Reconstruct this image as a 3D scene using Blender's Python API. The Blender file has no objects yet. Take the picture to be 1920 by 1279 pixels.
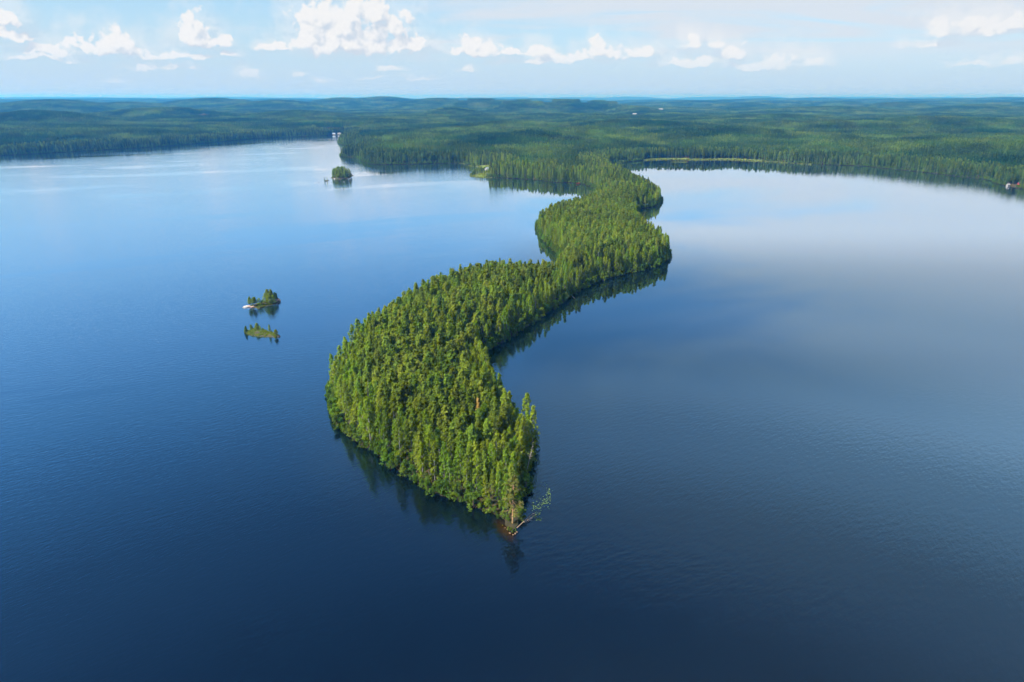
import bpy, math, random
import numpy as np
from mathutils import Vector, Matrix

random.seed(7)
RNG = np.random.default_rng(7)
scene = bpy.context.scene
COL = scene.collection

# ------------------------------------------------------------------ camera
H = 115.0                       # height of the viewpoint above the lake (m)
FPX = 1280.0                    # focal length in pixels of a 1920 wide picture (24 mm)
V0 = 182.0                      # eye level line in the photograph
PITCH = math.atan((639.5 - V0) / FPX)
cam_d = bpy.data.cameras.new('camera')
cam_d.sensor_width = 36.0
cam_d.lens = 36.0 * FPX / 1920.0
cam_d.clip_start = 1.0
cam_d.clip_end = 200000.0
cam = bpy.data.objects.new('camera', cam_d)
COL.objects.link(cam)
cam.location = (0, 0, H)
cam.rotation_euler = (math.pi / 2 - PITCH, 0, 0)
scene.camera = cam

# ------------------------------------------------------------------ light
SUN_EL = math.radians(46)
SUN_AZ = math.radians(239)      # compass style, clockwise from +Y : behind the viewer, to the left
TO_SUN = Vector((math.sin(SUN_AZ) * math.cos(SUN_EL), math.cos(SUN_AZ) * math.cos(SUN_EL), math.sin(SUN_EL)))
sun_d = bpy.data.lights.new('sun', 'SUN')
sun_d.energy = 5.0
sun_d.angle = math.radians(0.55)
sun_d.color = (1.0, 0.93, 0.81)
sun = bpy.data.objects.new('sun', sun_d)
COL.objects.link(sun)
sun.rotation_euler = (-TO_SUN).to_track_quat('-Z', 'Y').to_euler()

scene.view_settings.view_transform = 'Standard'
scene.view_settings.look = 'None'
scene.view_settings.exposure = 0.9
scene.view_settings.gamma = 1.0
scene.view_settings.use_curve_mapping = False
cy = scene.cycles
cy.use_denoising = True
cy.use_adaptive_sampling = True
cy.adaptive_threshold = 0.03
cy.adaptive_min_samples = 16
cy.max_bounces = 6
cy.diffuse_bounces = 2
cy.glossy_bounces = 3
cy.transmission_bounces = 3
cy.volume_bounces = 1
cy.transparent_max_bounces = 6
cy.caustics_reflective = False
cy.caustics_refractive = False


# ------------------------------------------------------------------ node helpers
class NT:
    """Small helper to write node trees as expressions."""
    def __init__(self, tree):
        self.t = tree

    def node(self, kind, **kw):
        n = self.t.nodes.new(kind)
        for k, v in kw.items():
            setattr(n, k, v)
        return n

    def put(self, sock, v):
        if hasattr(v, 'is_linked') or isinstance(v, bpy.types.NodeSocket):
            self.t.links.new(v, sock)
        else:
            sock.default_value = v

    def m(self, op, a, b=None, c=None, clamp=False):
        n = self.node('ShaderNodeMath', operation=op, use_clamp=clamp)
        for i, v in enumerate((a, b, c)):
            if v is not None:
                self.put(n.inputs[i], v)
        return n.outputs[0]

    def v(self, op, a, b=None, c=None, out=0):
        n = self.node('ShaderNodeVectorMath', operation=op)
        for i, x in enumerate((a, b, c)):
            if x is not None:
                self.put(n.inputs[i], x)
        return n.outputs[out]

    def noise(self, vec, scale, detail=3.0, rough=0.5, dist=0.0, dims='3D'):
        n = self.node('ShaderNodeTexNoise', noise_dimensions=dims)
        if vec is not None:
            self.put(n.inputs['Vector'], vec)
        n.inputs['Scale'].default_value = scale
        n.inputs['Detail'].default_value = detail
        n.inputs['Roughness'].default_value = rough
        n.inputs['Distortion'].default_value = dist
        return n

    def step(self, x, a, b, lo=0.0, hi=1.0):
        n = self.node('ShaderNodeMapRange', interpolation_type='SMOOTHSTEP')
        for i, q in enumerate((x, a, b, lo, hi)):
            self.put(n.inputs[i], q)
        return n.outputs[0]

    def lin(self, x, a, b, lo=0.0, hi=1.0):
        n = self.node('ShaderNodeMapRange')
        for i, q in enumerate((x, a, b, lo, hi)):
            self.put(n.inputs[i], q)
        return n.outputs[0]

    def mix(self, f, a, b):
        n = self.node('ShaderNodeMix', data_type='RGBA')
        self.put(n.inputs[0], f)
        self.put(n.inputs[6], a)
        self.put(n.inputs[7], b)
        return n.outputs[2]

    def xyz(self, v):
        n = self.node('ShaderNodeSeparateXYZ')
        self.put(n.inputs[0], v)
        return n.outputs

    def cxyz(self, x, y, z):
        n = self.node('ShaderNodeCombineXYZ')
        for i, q in enumerate((x, y, z)):
            self.put(n.inputs[i], q)
        return n.outputs[0]

    def hsv(self, col, h=0.5, s=1.0, v=1.0):
        n = self.node('ShaderNodeHueSaturation')
        self.put(n.inputs['Hue'], h)
        self.put(n.inputs['Saturation'], s)
        self.put(n.inputs['Value'], v)
        self.put(n.inputs['Color'], col)
        return n.outputs[0]


def c3(r, g, b):
    return (r, g, b, 1.0)


# ------------------------------------------------------------------ world: sky and clouds
def pix_dir(u, v):
    """azimuth and elevation in degrees of a picture point"""
    dx = (u - 960.0) / FPX
    dz = (639.5 - v) / FPX
    cp, sp = math.cos(PITCH), math.sin(PITCH)
    y = cp + dz * sp
    z = -sp + dz * cp
    return math.degrees(math.atan2(dx, y)), math.degrees(math.atan2(z, math.hypot(dx, y)))


world = bpy.data.worlds.new('World')
scene.world = world
world.use_nodes = True
wt = world.node_tree
wt.nodes.clear()
W = NT(wt)
SKY_STRENGTH = 0.10
sky = W.node('ShaderNodeTexSky', sky_type='NISHITA')
sky.sun_disc = False
sky.sun_elevation = SUN_EL
sky.sun_rotation = SUN_AZ
sky.altitude = 100.0
sky.air_density = 1.2
sky.dust_density = 0.1
sky.ozone_density = 4.5

# each cumulus: picture place of its base centre, half width, height above the base (1920 wide picture pixels)
CLOUDS = [
    (660, 88, 112, 60), (640, 60, 95, 72), (610, 40, 55, 45), (735, 55, 48, 52), (700, 30, 60, 45), (575, 84, 40, 30), (750, 86, 60, 24),
    (372, 81, 42, 44), (362, 62, 30, 38), (400, 80, 34, 20),
    (212, 96, 62, 34), (212, 78, 30, 24), (160, 92, 40, 18), (90, 100, 60, 16),
    (18, 40, 26, 34), (20, 70, 40, 18), (80, 112, 60, 9),
    (895, 96, 70, 24), (880, 80, 34, 18), (960, 100, 40, 14), (790, 80, 24, 12), (500, 88, 34, 12), (530, 92, 22, 8),
    (1010, 100, 36, 20), (1125, 100, 52, 30), (1120, 84, 30, 20), (1060, 112, 80, 14), (1200, 104, 38, 20), (1010, 118, 70, 8),
    (1298, 84, 24, 26), (1340, 88, 22, 22), (1375, 108, 30, 24), (1460, 126, 40, 32), (1400, 128, 52, 16), (1300, 120, 60, 14), (1530, 120, 26, 20),
    (1765, 56, 30, 34), (1850, 56, 50, 32), (1900, 50, 40, 22), (1740, 84, 40, 10), (1900, 116, 40, 12), (1830, 120, 46, 7),
    (460, 144, 24, 15), (276, 130, 38, 9), (325, 130, 18, 7), (362, 130, 14, 7), (735, 132, 24, 8), (556, 144, 16, 8), (876, 130, 14, 11),
    (605, 150, 18, 6), (700, 147, 20, 4), (790, 146, 24, 5), (220, 150, 20, 5), (430, 106, 22, 12), (330, 108, 66, 10),
]


def cloud_group():
    g = bpy.data.node_groups.new('CumulusField', 'ShaderNodeTree')
    g.interface.new_socket('P', in_out='INPUT', socket_type='NodeSocketVector')
    g.interface.new_socket('D', in_out='OUTPUT', socket_type='NodeSocketFloat')
    G = NT(g)
    gi = G.node('NodeGroupInput')
    go = G.node('NodeGroupOutput')
    best = None
    for (u, vb, hw, hh) in CLOUDS:
        a, e = pix_dir(u, vb)
        kx = 1.0 / (hw / FPX * 57.3)
        ky = 1.0 / (hh / FPX * 57.3)
        q = G.v('MULTIPLY_ADD', gi.outputs[0], (kx, ky, -ky * 3.2), (-a * kx, -e * ky, e * ky * 3.2))
        q = G.v('MAXIMUM', q, (-1e4, -1e4, 0.0))
        ln = G.v('LENGTH', q, out=1)
        best = ln if best is None else G.m('SMOOTH_MIN', best, ln, 0.25)
    d = G.m('SUBTRACT', 1.0, best)
    g.links.new(d, go.inputs[0])
    return g


CG = cloud_group()
tc = W.node('ShaderNodeTexCoord')
D = W.v('NORMALIZE', tc.outputs['Generated'])
dx, dy, dz = W.xyz(D)
az = W.m('MULTIPLY', W.m('ARCTAN2', dx, dy), 57.29578)
az = W.m('WRAP', az, 45.0, -45.0)                 # the same kind of cumulus band goes on all round
el = W.m('MULTIPLY', W.m('ARCSINE', dz), 57.29578)
n_big = W.noise(D, 34.0, 2.0, 0.5)
n_fine = W.noise(D, 105.0, 6.0, 0.62)
# billowing: sharpened noise pushes the outline in and out
w1 = W.v('MULTIPLY', W.v('SUBTRACT', n_big.outputs['Color'], (0.5, 0.5, 0.5)), (1.5, 1.1, 1.1))
w2 = W.v('MULTIPLY', W.v('SUBTRACT', n_fine.outputs['Color'], (0.5, 0.5, 0.5)), (0.6, 0.5, 0.5))
P = W.cxyz(az, el, el)
offx = W.xyz(W.v('ADD', w1, w2))
P = W.v('ADD', P, W.cxyz(offx[0], offx[1], offx[1]))


def field(vec):
    n = W.node('ShaderNodeGroup')
    n.node_tree = CG
    W.put(n.inputs[0], vec)
    return n.outputs[0]


fp = field(P)
f1 = field(W.v('ADD', P, (-0.4, 0.75, 0.75)))
# rounded lumps of two sizes
DW = W.v('ADD', D, W.v('MULTIPLY', W.v('SUBTRACT', n_fine.outputs['Color'], (0.5, 0.5, 0.5)), (0.016, 0.016, 0.016)))


def lumps(vec):
    tot = None
    for sc_, wt_ in ((46.0, 0.62), (112.0, 0.38)):
        vo = W.node('ShaderNodeTexVoronoi', feature='SMOOTH_F1')
        W.put(vo.inputs['Vector'], vec)
        vo.inputs['Scale'].default_value = sc_
        vo.inputs['Smoothness'].default_value = 0.25
        t_ = W.m('MULTIPLY', vo.outputs['Distance'], -wt_)
        tot = t_ if tot is None else W.m('ADD', tot, t_)
    return W.m('ADD', tot, 0.42)


l0 = lumps(DW)
l1 = lumps(W.v('ADD', DW, (-0.0045, 0.0, 0.0065)))
f0 = W.m('ADD', W.m('ADD', fp, W.m('MULTIPLY', l0, 1.15)), W.m('MULTIPLY', W.m('SUBTRACT', n_fine.outputs['Fac'], 0.5), 0.7))
# towards the right the cumulus are older and softer
soft = W.lin(az, 0.0, 34.0, 0.34, 0.62)
core = W.m('MULTIPLY', W.step(f0, 0.04, soft), W.lin(az, 4.0, 30.0, 1.0, 0.86))
wisp = W.m('MULTIPLY', W.step(W.m('ADD', fp, W.m('MULTIPLY', W.m('SUBTRACT', n_big.outputs['Fac'], 0.5), 2.4)), -0.75, 0.45), 0.42)
# denser towards the light means shade
relief = W.m('MULTIPLY', W.m('SUBTRACT', l1, l0), 1.5)
shadow = W.step(W.m('ADD', W.m('SUBTRACT', f1, fp), relief), -0.26, 0.46)
dens = W.m('MAXIMUM', W.m('MULTIPLY', core, W.lin(shadow, 0.0, 1.0, 1.0, 0.92)), wisp)
cum_col = W.mix(shadow, c3(4.9, 4.9, 4.9), c3(3.45, 3.8, 4.3))
# high thin veil on a flat layer
inv = W.m('DIVIDE', 1.0, W.m('ADD', W.m('MAXIMUM', dz, 0.0), 0.07))
pl = W.cxyz(W.m('MULTIPLY', dx, inv), W.m('MULTIPLY', dy, inv), 0.0)
vn = W.noise(W.v('ADD', W.v('MULTIPLY', pl, (0.55, 0.9, 1.0)), (3.1, 7.7, 0.0)), 1.0, 6.0, 0.58, 0.6)
vn2 = W.noise(W.v('ADD', W.v('MULTIPLY', pl, (0.12, 0.12, 1.0)), (5.6, 2.9, 0.0)), 1.0, 2.0, 0.5)
veil = W.step(W.m('ADD', W.m('ADD', W.m('MULTIPLY', vn.outputs['Fac'], 0.65), W.m('MULTIPLY', vn2.outputs['Fac'], 0.45)), W.m('MULTIPLY', dx, 0.22)), 0.42, 0.66)
# seen at a slant the layer is thick, overhead it is thin
veil = W.m('MULTIPLY', veil, W.step(el, 1.5, 5.0))
veil = W.m('MULTIPLY', veil, W.m('DIVIDE', 0.36, W.m('ADD', W.m('MAXIMUM', dz, 0.0), 0.18)))
base = W.v('MULTIPLY', sky.outputs[0], (0.62, 0.78, 0.87))
base = W.mix(W.step(el, 12.0, -1.0), base, c3(2.97, 3.77, 4.63))      # pale moist air near the horizon
col = W.mix(veil, base, c3(3.8, 4.2, 4.65))
lowfade = W.step(el, 0.8, 3.6, 0.35, 1.0)
cloudy = W.mix(W.m('MULTIPLY', dens, lowfade), col, cum_col)
bg = W.node('ShaderNodeBackground')
W.put(bg.inputs[0], cloudy)
bg.inputs[1].default_value = SKY_STRENGTH
bg2 = W.node('ShaderNodeBackground')
W.put(bg2.inputs[0], col)
bg2.inputs[1].default_value = SKY_STRENGTH
# the cumulus band ends at 13 degrees: above it only the veil needs working out
wmx = W.node('ShaderNodeMixShader')
W.put(wmx.inputs[0], W.m('LESS_THAN', W.m('ABSOLUTE', W.m('SUBTRACT', el, 6.0)), 7.0))
wt.links.new(bg2.outputs[0], wmx.inputs[1])
wt.links.new(bg.outputs[0], wmx.inputs[2])
wo = W.node('ShaderNodeOutputWorld')
wt.links.new(wmx.outputs[0], wo.inputs[0])
world.cycles.sampling_method = 'MANUAL'
world.cycles.sample_map_resolution = 256


# ------------------------------------------------------------------ geography
def gp(u, v, z=0.0):
    """ground position (x, y) of a picture point that lies at height z"""
    dx = (u - 960.0) / FPX
    dz = (639.5 - v) / FPX
    cp, sp = math.cos(PITCH), math.sin(PITCH)
    yy = cp + dz * sp
    zz = -sp + dz * cp
    t = (z - H) / zz
    return (dx * t, yy * t)


T = 15.0      # outline made by tree tops rather than by the waterline
SHORE_PX = [
    # left lake, far shore, from the left edge of the picture
    (0, 292.5, 0), (75, 288, 0), (150, 284, 0), (230, 279.5, 0), (300, 275, 0), (365, 270, 0), (425, 265, 0), (460, 261.5, 0), (500, 259, 0), (550, 256.5, 0), (600, 255, 0),
    (632, 253.5, 0), (652, 252.5, 0),
    # first wooded point, the bay behind the spit, the spit
    (640, 259, 0), (633, 266, 0), (634, 270, 0), (644, 272, 0), (662, 273, 0), (676, 276, 0),
    (660, 287, 0), (640, 289.5, 0), (635.5, 293, 0), (650, 295, 0), (670, 296.2, 0),
    (674, 301, 0), (688, 306, 0), (702, 308.8, 0), (740, 309, 0), (780, 308, 0), (819, 306.6, 0), (850, 306.5, 0), (868, 305.5, 0),
    # bay and point with the meadow
    (876, 309, 0), (893, 313, 0), (908, 314.5, 0), (916, 319, 0), (906, 320.5, 0), (890, 322, 0), (884, 330, 0), (892, 332.5, 0), (914, 332.8, 0),
    (953, 334.5, 0), (985, 336, 0), (1012, 338.5, 0), (1045, 343, 0), (1074, 342.5, 0), (1098, 347, 0), (1112, 352, 0), (1116, 356, 0),
    # narrow neck, second lobe, left side
    (1122, 362, 0), (1096, 367, 17), (1050, 375, 16), (1022, 387, 14), (1009, 399, 12), (1005, 412, 5.5), (1004, 428, 0), (1009, 440, 0), (1021, 455, 0), (1034, 468, 0), (1050, 480, 0),
    # first lobe, left side (tree tops against the lake)
    (1036, 484, 18), (1004, 484, 18), (962, 486, 17), (920, 490, 16), (880, 497, T), (840, 506, T), (800, 519, T), (760, 538, T), (722, 560, T), (690, 578, T), (656, 603, T), (632, 632, T),
    (618, 660, 12), (613, 690, 7), (613, 720, 4), (614, 750, 1.5), (622, 785, 0), (636, 806, 0), (670, 836, 0), (700, 849, 0), (724, 873, 0), (768, 899, 0), (802, 926, 0),
    (840, 935, 0), (870, 943, 0), (905, 961, 0), (930, 970, 0), (948, 990, 0), (960, 1005, 0),
    # tip and right side
    (972, 1001, 0), (976, 978, 0), (980, 940, 0), (987, 912, 0), (994, 884, 0), (999, 862, 0), (1002, 840, 0), (1002, 812, 2), (997, 772, 12), (976, 745, 13), (950, 706, 12), (926, 688, 9), (912, 672, 3),
    (909, 664, 0), (922, 657, 0), (945, 643, 0), (976, 622, 0), (1002, 606, 0), (1023, 588, 0), (1046, 575, 0), (1064, 560, 0), (1093, 544, 0), (1127, 526, 0), (1158, 518, 0),
    (1197, 510, 0), (1229, 502, 0), (1251, 491, 0), (1260, 476, 2), (1258, 447, 12), (1239, 425, 14), (1206, 405, 16),
    (1192, 393, 0), (1216, 390, 0), (1230, 387, 0), (1240, 381, 0), (1244, 373, 2.5), (1238, 351, 12), (1214, 335, 14), (1186, 321, 15), (1165, 312, T), (1142, 304, T),
    # right lake, far shore
    (1146, 306, 0), (1162, 307, 0), (1176, 304, 0), (1200, 301.5, 0), (1230, 299.5, 0), (1268, 299, 0), (1300, 300.5, 0), (1330, 300, 0), (1375, 300, 0), (1410, 302, 0), (1445, 303, 0),
    (1500, 307.5, 0), (1545, 309.5, 0), (1609, 310.6, 0), (1675, 317.5, 0), (1718, 321.5, 0), (1784, 329.5, 0), (1830, 334.5, 0), (1852, 337, 0), (1868, 345, 0), (1893, 350.5, 0), (1920, 355, 0),
]
px = [gp(u, v, z) for (u, v, z) in SHORE_PX]
left_out = [(-45000, -3000), (-4000, -3000), (-3600, -900), (-2600, 500), (-1800, 1000), (-1350, 1260)]
right_out = [(800, 800), (1050, 500), (1500, 0), (2100, -900), (2400, -3000), (45000, -3000), (45000, 60000), (-45000, 60000)]


def chaikin(p):
    out = []
    for a, b in zip(p[:-1], p[1:]):
        a, b = np.array(a), np.array(b)
        out += [a * 0.75 + b * 0.25, a * 0.25 + b * 0.75]
    return [np.array(p[0])] + out + [np.array(p[-1])]


shore = chaikin(px)
POLY = np.array([*left_out, *[tuple(p) for p in shore], *right_out], dtype=float)


_perm = RNG.permutation(512)


def pnoise(x, y, seed=0):
    """gradient noise, about -1..1"""
    x = np.asarray(x, float) + seed * 17.31
    y = np.asarray(y, float) + seed * 9.17
    xi = np.floor(x).astype(int)
    yi = np.floor(y).astype(int)
    fx, fy = x - xi, y - yi

    def g(ix, iy, ax, ay):
        h = _perm[(_perm[ix & 511] + iy) & 511] * (2 * math.pi / 512)
        return np.cos(h) * ax + np.sin(h) * ay
    u = fx * fx * fx * (fx * (fx * 6 - 15) + 10)
    v = fy * fy * fy * (fy * (fy * 6 - 15) + 10)
    a = g(xi, yi, fx, fy) * (1 - u) + g(xi + 1, yi, fx - 1, fy) * u
    b = g(xi, yi + 1, fx, fy - 1) * (1 - u) + g(xi + 1, yi + 1, fx - 1, fy - 1) * u
    return (a * (1 - v) + b * v) * 1.5


def fbm(x, y, lam, octv=3, seed=0):
    s, a, t = 0.0, 1.0, 0.0
    for k in range(octv):
        s = s + a * pnoise(x / lam * 2 ** k, y / lam * 2 ** k, seed + k)
        t += a
        a *= 0.5
    return s / t


def sdf(x, y):
    """signed distance to the shore, positive on land"""
    x = np.asarray(x, float).ravel()
    y = np.asarray(y, float).ravel()
    A = POLY
    B = np.roll(POLY, -1, axis=0)
    out = np.empty_like(x)
    for s in range(0, len(x), 20000):
        xs = x[s:s + 20000, None]
        ys = y[s:s + 20000, None]
        dxy = B - A
        l2 = (dxy ** 2).sum(1)
        t = np.clip(((xs - A[:, 0]) * dxy[:, 0] + (ys - A[:, 1]) * dxy[:, 1]) / l2, 0, 1)
        d2 = (xs - A[:, 0] - t * dxy[:, 0]) ** 2 + (ys - A[:, 1] - t * dxy[:, 1]) ** 2
        dist = np.sqrt(d2.min(1))
        cond = (A[:, 1] > ys) != (B[:, 1] > ys)
        with np.errstate(divide='ignore', invalid='ignore'):
            xi = A[:, 0] + (ys - A[:, 1]) * dxy[:, 0] / np.where(dxy[:, 1] == 0, 1e-9, dxy[:, 1])
        ins = (np.sum(cond & (xs < xi), axis=1) % 2) == 1
        out[s:s + 20000] = np.where(ins, dist, -dist)
    near = np.abs(out) < 60
    out[near] += 1.1 * fbm(x[near], y[near], 13.0, 3, 71)          # small coves and points
    return out


def sstep(x, a, b):
    t = np.clip((x - a) / (b - a), 0, 1)
    return t * t * (3 - 2 * t)


# hills: picture column, row of the wooded crest, distance, half width in picture px, half depth in m
HILLS = [
    (90, 187, 5200, 80, 450), (230, 192, 5600, 70, 450), (400, 184.5, 6500, 70, 550), (520, 188, 5600, 60, 450), (640, 183.5, 7000, 50, 550), (720, 181.5, 7400, 60, 600),
    (820, 184.5, 6000, 60, 500), (905, 185.5, 5200, 50, 420), (980, 187, 4600, 48, 360), (1062, 186.5, 4700, 46, 360), (1125, 188.5, 4800, 36, 330), (1190, 198, 4300, 36, 300),
    (850, 201, 3600, 45, 380), (1290, 191, 9000, 80, 900), (1240, 187, 12000, 90, 1400), (1440, 184, 14000, 60, 1400), (1530, 183.5, 13000, 70, 1400), (1660, 185, 11500, 110, 1300),
    (1690, 193, 6000, 48, 330), (1800, 185, 11500, 110, 1300), (1890, 182.5, 12500, 60, 1200), (1400, 193, 6500, 80, 450), (1840, 196, 5200, 60, 350), (1560, 199, 4600, 90, 330),
    (100, 180.5, 24000, 140, 2500), (260, 181.5, 21000, 60, 2200), (420, 180.5, 24000, 110, 2600), (560, 182, 22000, 60, 2000), (1080, 181, 20000, 80, 2200), (1180, 180, 22000, 60, 2200),
    (1420, 179, 23000, 50, 2000), (960, 181, 22000, 60, 2000), (1340, 180.5, 24000, 80, 2000), (1600, 180.5, 25000, 90, 2500), (1760, 181, 24000, 90, 2500), (1890, 180, 18000, 60, 2000), (700, 181, 21000, 80, 2000), (830, 182, 20000, 60, 2000),
    (300, 201, 3600, 90, 260), (60, 207, 3000, 80, 220), (560, 207, 3300, 80, 220), (-120, 190, 5600, 120, 800), (-280, 186, 7500, 120, 900), (2040, 184, 10000, 120, 1200), (2200, 190, 6000, 110, 700),
    (1300, 189, 7600, 70, 500), (1380, 187, 9500, 90, 700), (1480, 189, 8200, 80, 600), (1570, 191, 7200, 60, 500), (1620, 187.5, 9800, 90, 700), (1740, 189.5, 8000, 70, 500), (1830, 188, 9000, 80, 700), (1900, 192, 7000, 60, 450),
    (1220, 192, 7400, 50, 450), (60, 186, 10500, 150, 900), (330, 185.5, 11000, 120, 900), (520, 185, 12000, 110, 900), (200, 184, 15000, 120, 1200), (880, 184, 11000, 110, 900), (1010, 185, 10000, 90, 800),
    (1010, 243, 1650, 60, 110), (1100, 236, 1850, 70, 120), (1370, 237, 1900, 90, 120), (1190, 224, 2300, 110, 160), (1600, 226, 2400, 160, 170), (760, 243, 1900, 90, 130), (1800, 243, 1500, 110, 120),
    (960, 226, 2350, 80, 150), (1480, 215, 3000, 110, 220), (1780, 218, 2700, 120, 180), (700, 222, 2700, 90, 200), (150, 240, 2150, 130, 120), (420, 233, 2600, 120, 130),
]
HP = []
for (u, v, dist, hw, sd) in HILLS:
    ang = math.radians(-pix_dir(u, v)[1])
    top = H - dist * math.tan(ang) - 17.0
    a = math.radians(pix_dir(u, v)[0])
    HP.append((dist * math.sin(a), dist * math.cos(a), math.sin(a), math.cos(a), hw / FPX * dist, sd, top))


def height(x, y, d=None):
    x = np.asarray(x, float)
    y = np.asarray(y, float)
    sh = x.shape
    x, y = x.ravel(), y.ravel()
    if d is None:
        d = sdf(x, y)
    d = d - 1.3
    r = np.hypot(x, y)
    dp = np.maximum(d, 0)
    h = 0.25 + 3.2 * (1 - np.exp(-dp / 16.0)) + 0.35 * fbm(x, y, 22.0, 2, 3) * sstep(dp, 2, 14)
    inl = sstep(dp, 30, 420)
    h = h + inl * (9.0 + 13.0 * fbm(x, y, 480.0, 3, 11) + 14.0 * sstep(r, 1300, 2600) * fbm(x, y, 1150.0, 2, 17) + 6.0 * sstep(r, 1500, 3500))
    far = sstep(r, 3000, 9000) * inl
    h = h + far * (2.0 + 12.0 * fbm(x, y, 2600.0, 3, 23))
    hill = np.zeros_like(h)
    for (hx, hy, sx, sy, sw, sd, top) in HP:
        along = (x - hx) * sx + (y - hy) * sy
        across = (x - hx) * sy - (y - hy) * sx
        g = np.exp(-0.5 * ((across / sw) ** 2 + (along / sd) ** 2))
        hill = np.maximum(hill, g * top)
    h = np.where(hill > h, h + (hill - h) * inl, h)
    h = np.clip(h, 0.3, 150.0)
    h = np.where(d > 0, np.maximum(h, 0.12 * np.minimum(d, 2.0)), np.maximum(0.22 * d, -6.0))
    return h.reshape(sh)


def h1(x, y):
    return float(height(np.array([x]), np.array([y]))[0])


# open patches without trees: picture point, radius along and across (m)
CLEAR = []
for (u, v, z, ra, rb) in [(902, 314.5, 1, 34, 44), (901, 329.5, 1, 16, 15), (914, 324, 1, 22, 12), (1222, 257.5, 12, 40, 30), (290, 222, 22, 45, 95), (1285, 254, 14, 22, 40), (650, 250, 2, 16, 26), (1045, 286.5, 3, 10, 45)]:
    x_, y_ = gp(u, v, z)
    CLEAR.append((x_, y_, ra, rb))


def in_clear(x, y, grow=1.0):
    out = np.zeros(np.shape(x), bool)
    for (cx, cyy, ra, rb) in CLEAR:
        out |= ((x - cx) / (rb * grow)) ** 2 + ((y - cyy) / (ra * grow)) ** 2 < 1
    return out


# ------------------------------------------------------------------ object helpers
def mesh_obj(name, verts, faces, mats, parent=None, mat_idx=None, smooth=False, attr=None, link=True):
    me = bpy.data.meshes.new(name)
    if isinstance(faces, np.ndarray):
        n, k = faces.shape
        me.vertices.add(len(verts))
        me.vertices.foreach_set('co', np.asarray(verts, np.float32).ravel())
        me.loops.add(n * k)
        me.loops.foreach_set('vertex_index', faces.astype(np.int32).ravel())
        me.polygons.add(n)
        me.polygons.foreach_set('loop_start', np.arange(0, n * k, k, dtype=np.int32))
        me.polygons.foreach_set('loop_total', np.full(n, k, np.int32))
        me.update(calc_edges=True)
    else:
        me.from_pydata([tuple(v) for v in verts], [], faces)
        me.update()
    for m_ in (mats if isinstance(mats, (list, tuple)) else [mats]):
        me.materials.append(m_)
    if mat_idx is not None:
        me.polygons.foreach_set('material_index', np.asarray(mat_idx, np.int32))
    if smooth:
        me.polygons.foreach_set('use_smooth', np.ones(len(me.polygons), bool))
    if attr:
        for an, av in attr.items():
            a = me.attributes.new(an, 'FLOAT', 'POINT')
            a.data.foreach_set('value', np.asarray(av, np.float32))
    o = bpy.data.objects.new(name, me)
    if link:
        COL.objects.link(o)
    if parent is not None:
        o.parent = parent
    return o


def tag(o, label=None, cat=None, group=None, kind=None):
    if label:
        o['label'] = label
    if cat:
        o['category'] = cat
    if group:
        o['group'] = group
    if kind:
        o['kind'] = kind
    return o


def empty(name, loc, rz=0.0, scale=1.0):
    o = bpy.data.objects.new(name, None)
    o.empty_display_size = 0.5
    COL.objects.link(o)
    o.location = loc
    o.rotation_euler = (0, 0, rz)
    o.scale = (scale, scale, scale) if not hasattr(scale, '__len__') else scale
    return o


def new_mat(name):
    m_ = bpy.data.materials.new(name)
    m_.use_nodes = True
    m_.node_tree.nodes.clear()
    n = NT(m_.node_tree)
    out = n.node('ShaderNodeOutputMaterial')
    return m_, n, out


def plain(name, col, rough=0.8, var=0.15, scale=3.0, spec=0.3):
    m_, n, out = new_mat(name)
    g = n.node('ShaderNodeTexCoord')
    ns = n.noise(g.outputs['Object'], scale, 4.0, 0.6)
    v = n.lin(ns.outputs['Fac'], 0.3, 0.7, 1 - var, 1 + var)
    b = n.node('ShaderNodeBsdfPrincipled')
    n.put(b.inputs['Base Color'], n.hsv(c3(*col), 0.5, 1.0, v))
    b.inputs['Roughness'].default_value = rough
    b.inputs['Specular IOR Level'].default_value = spec
    m_.node_tree.links.new(b.outputs[0], out.inputs[0])
    return m_


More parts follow.
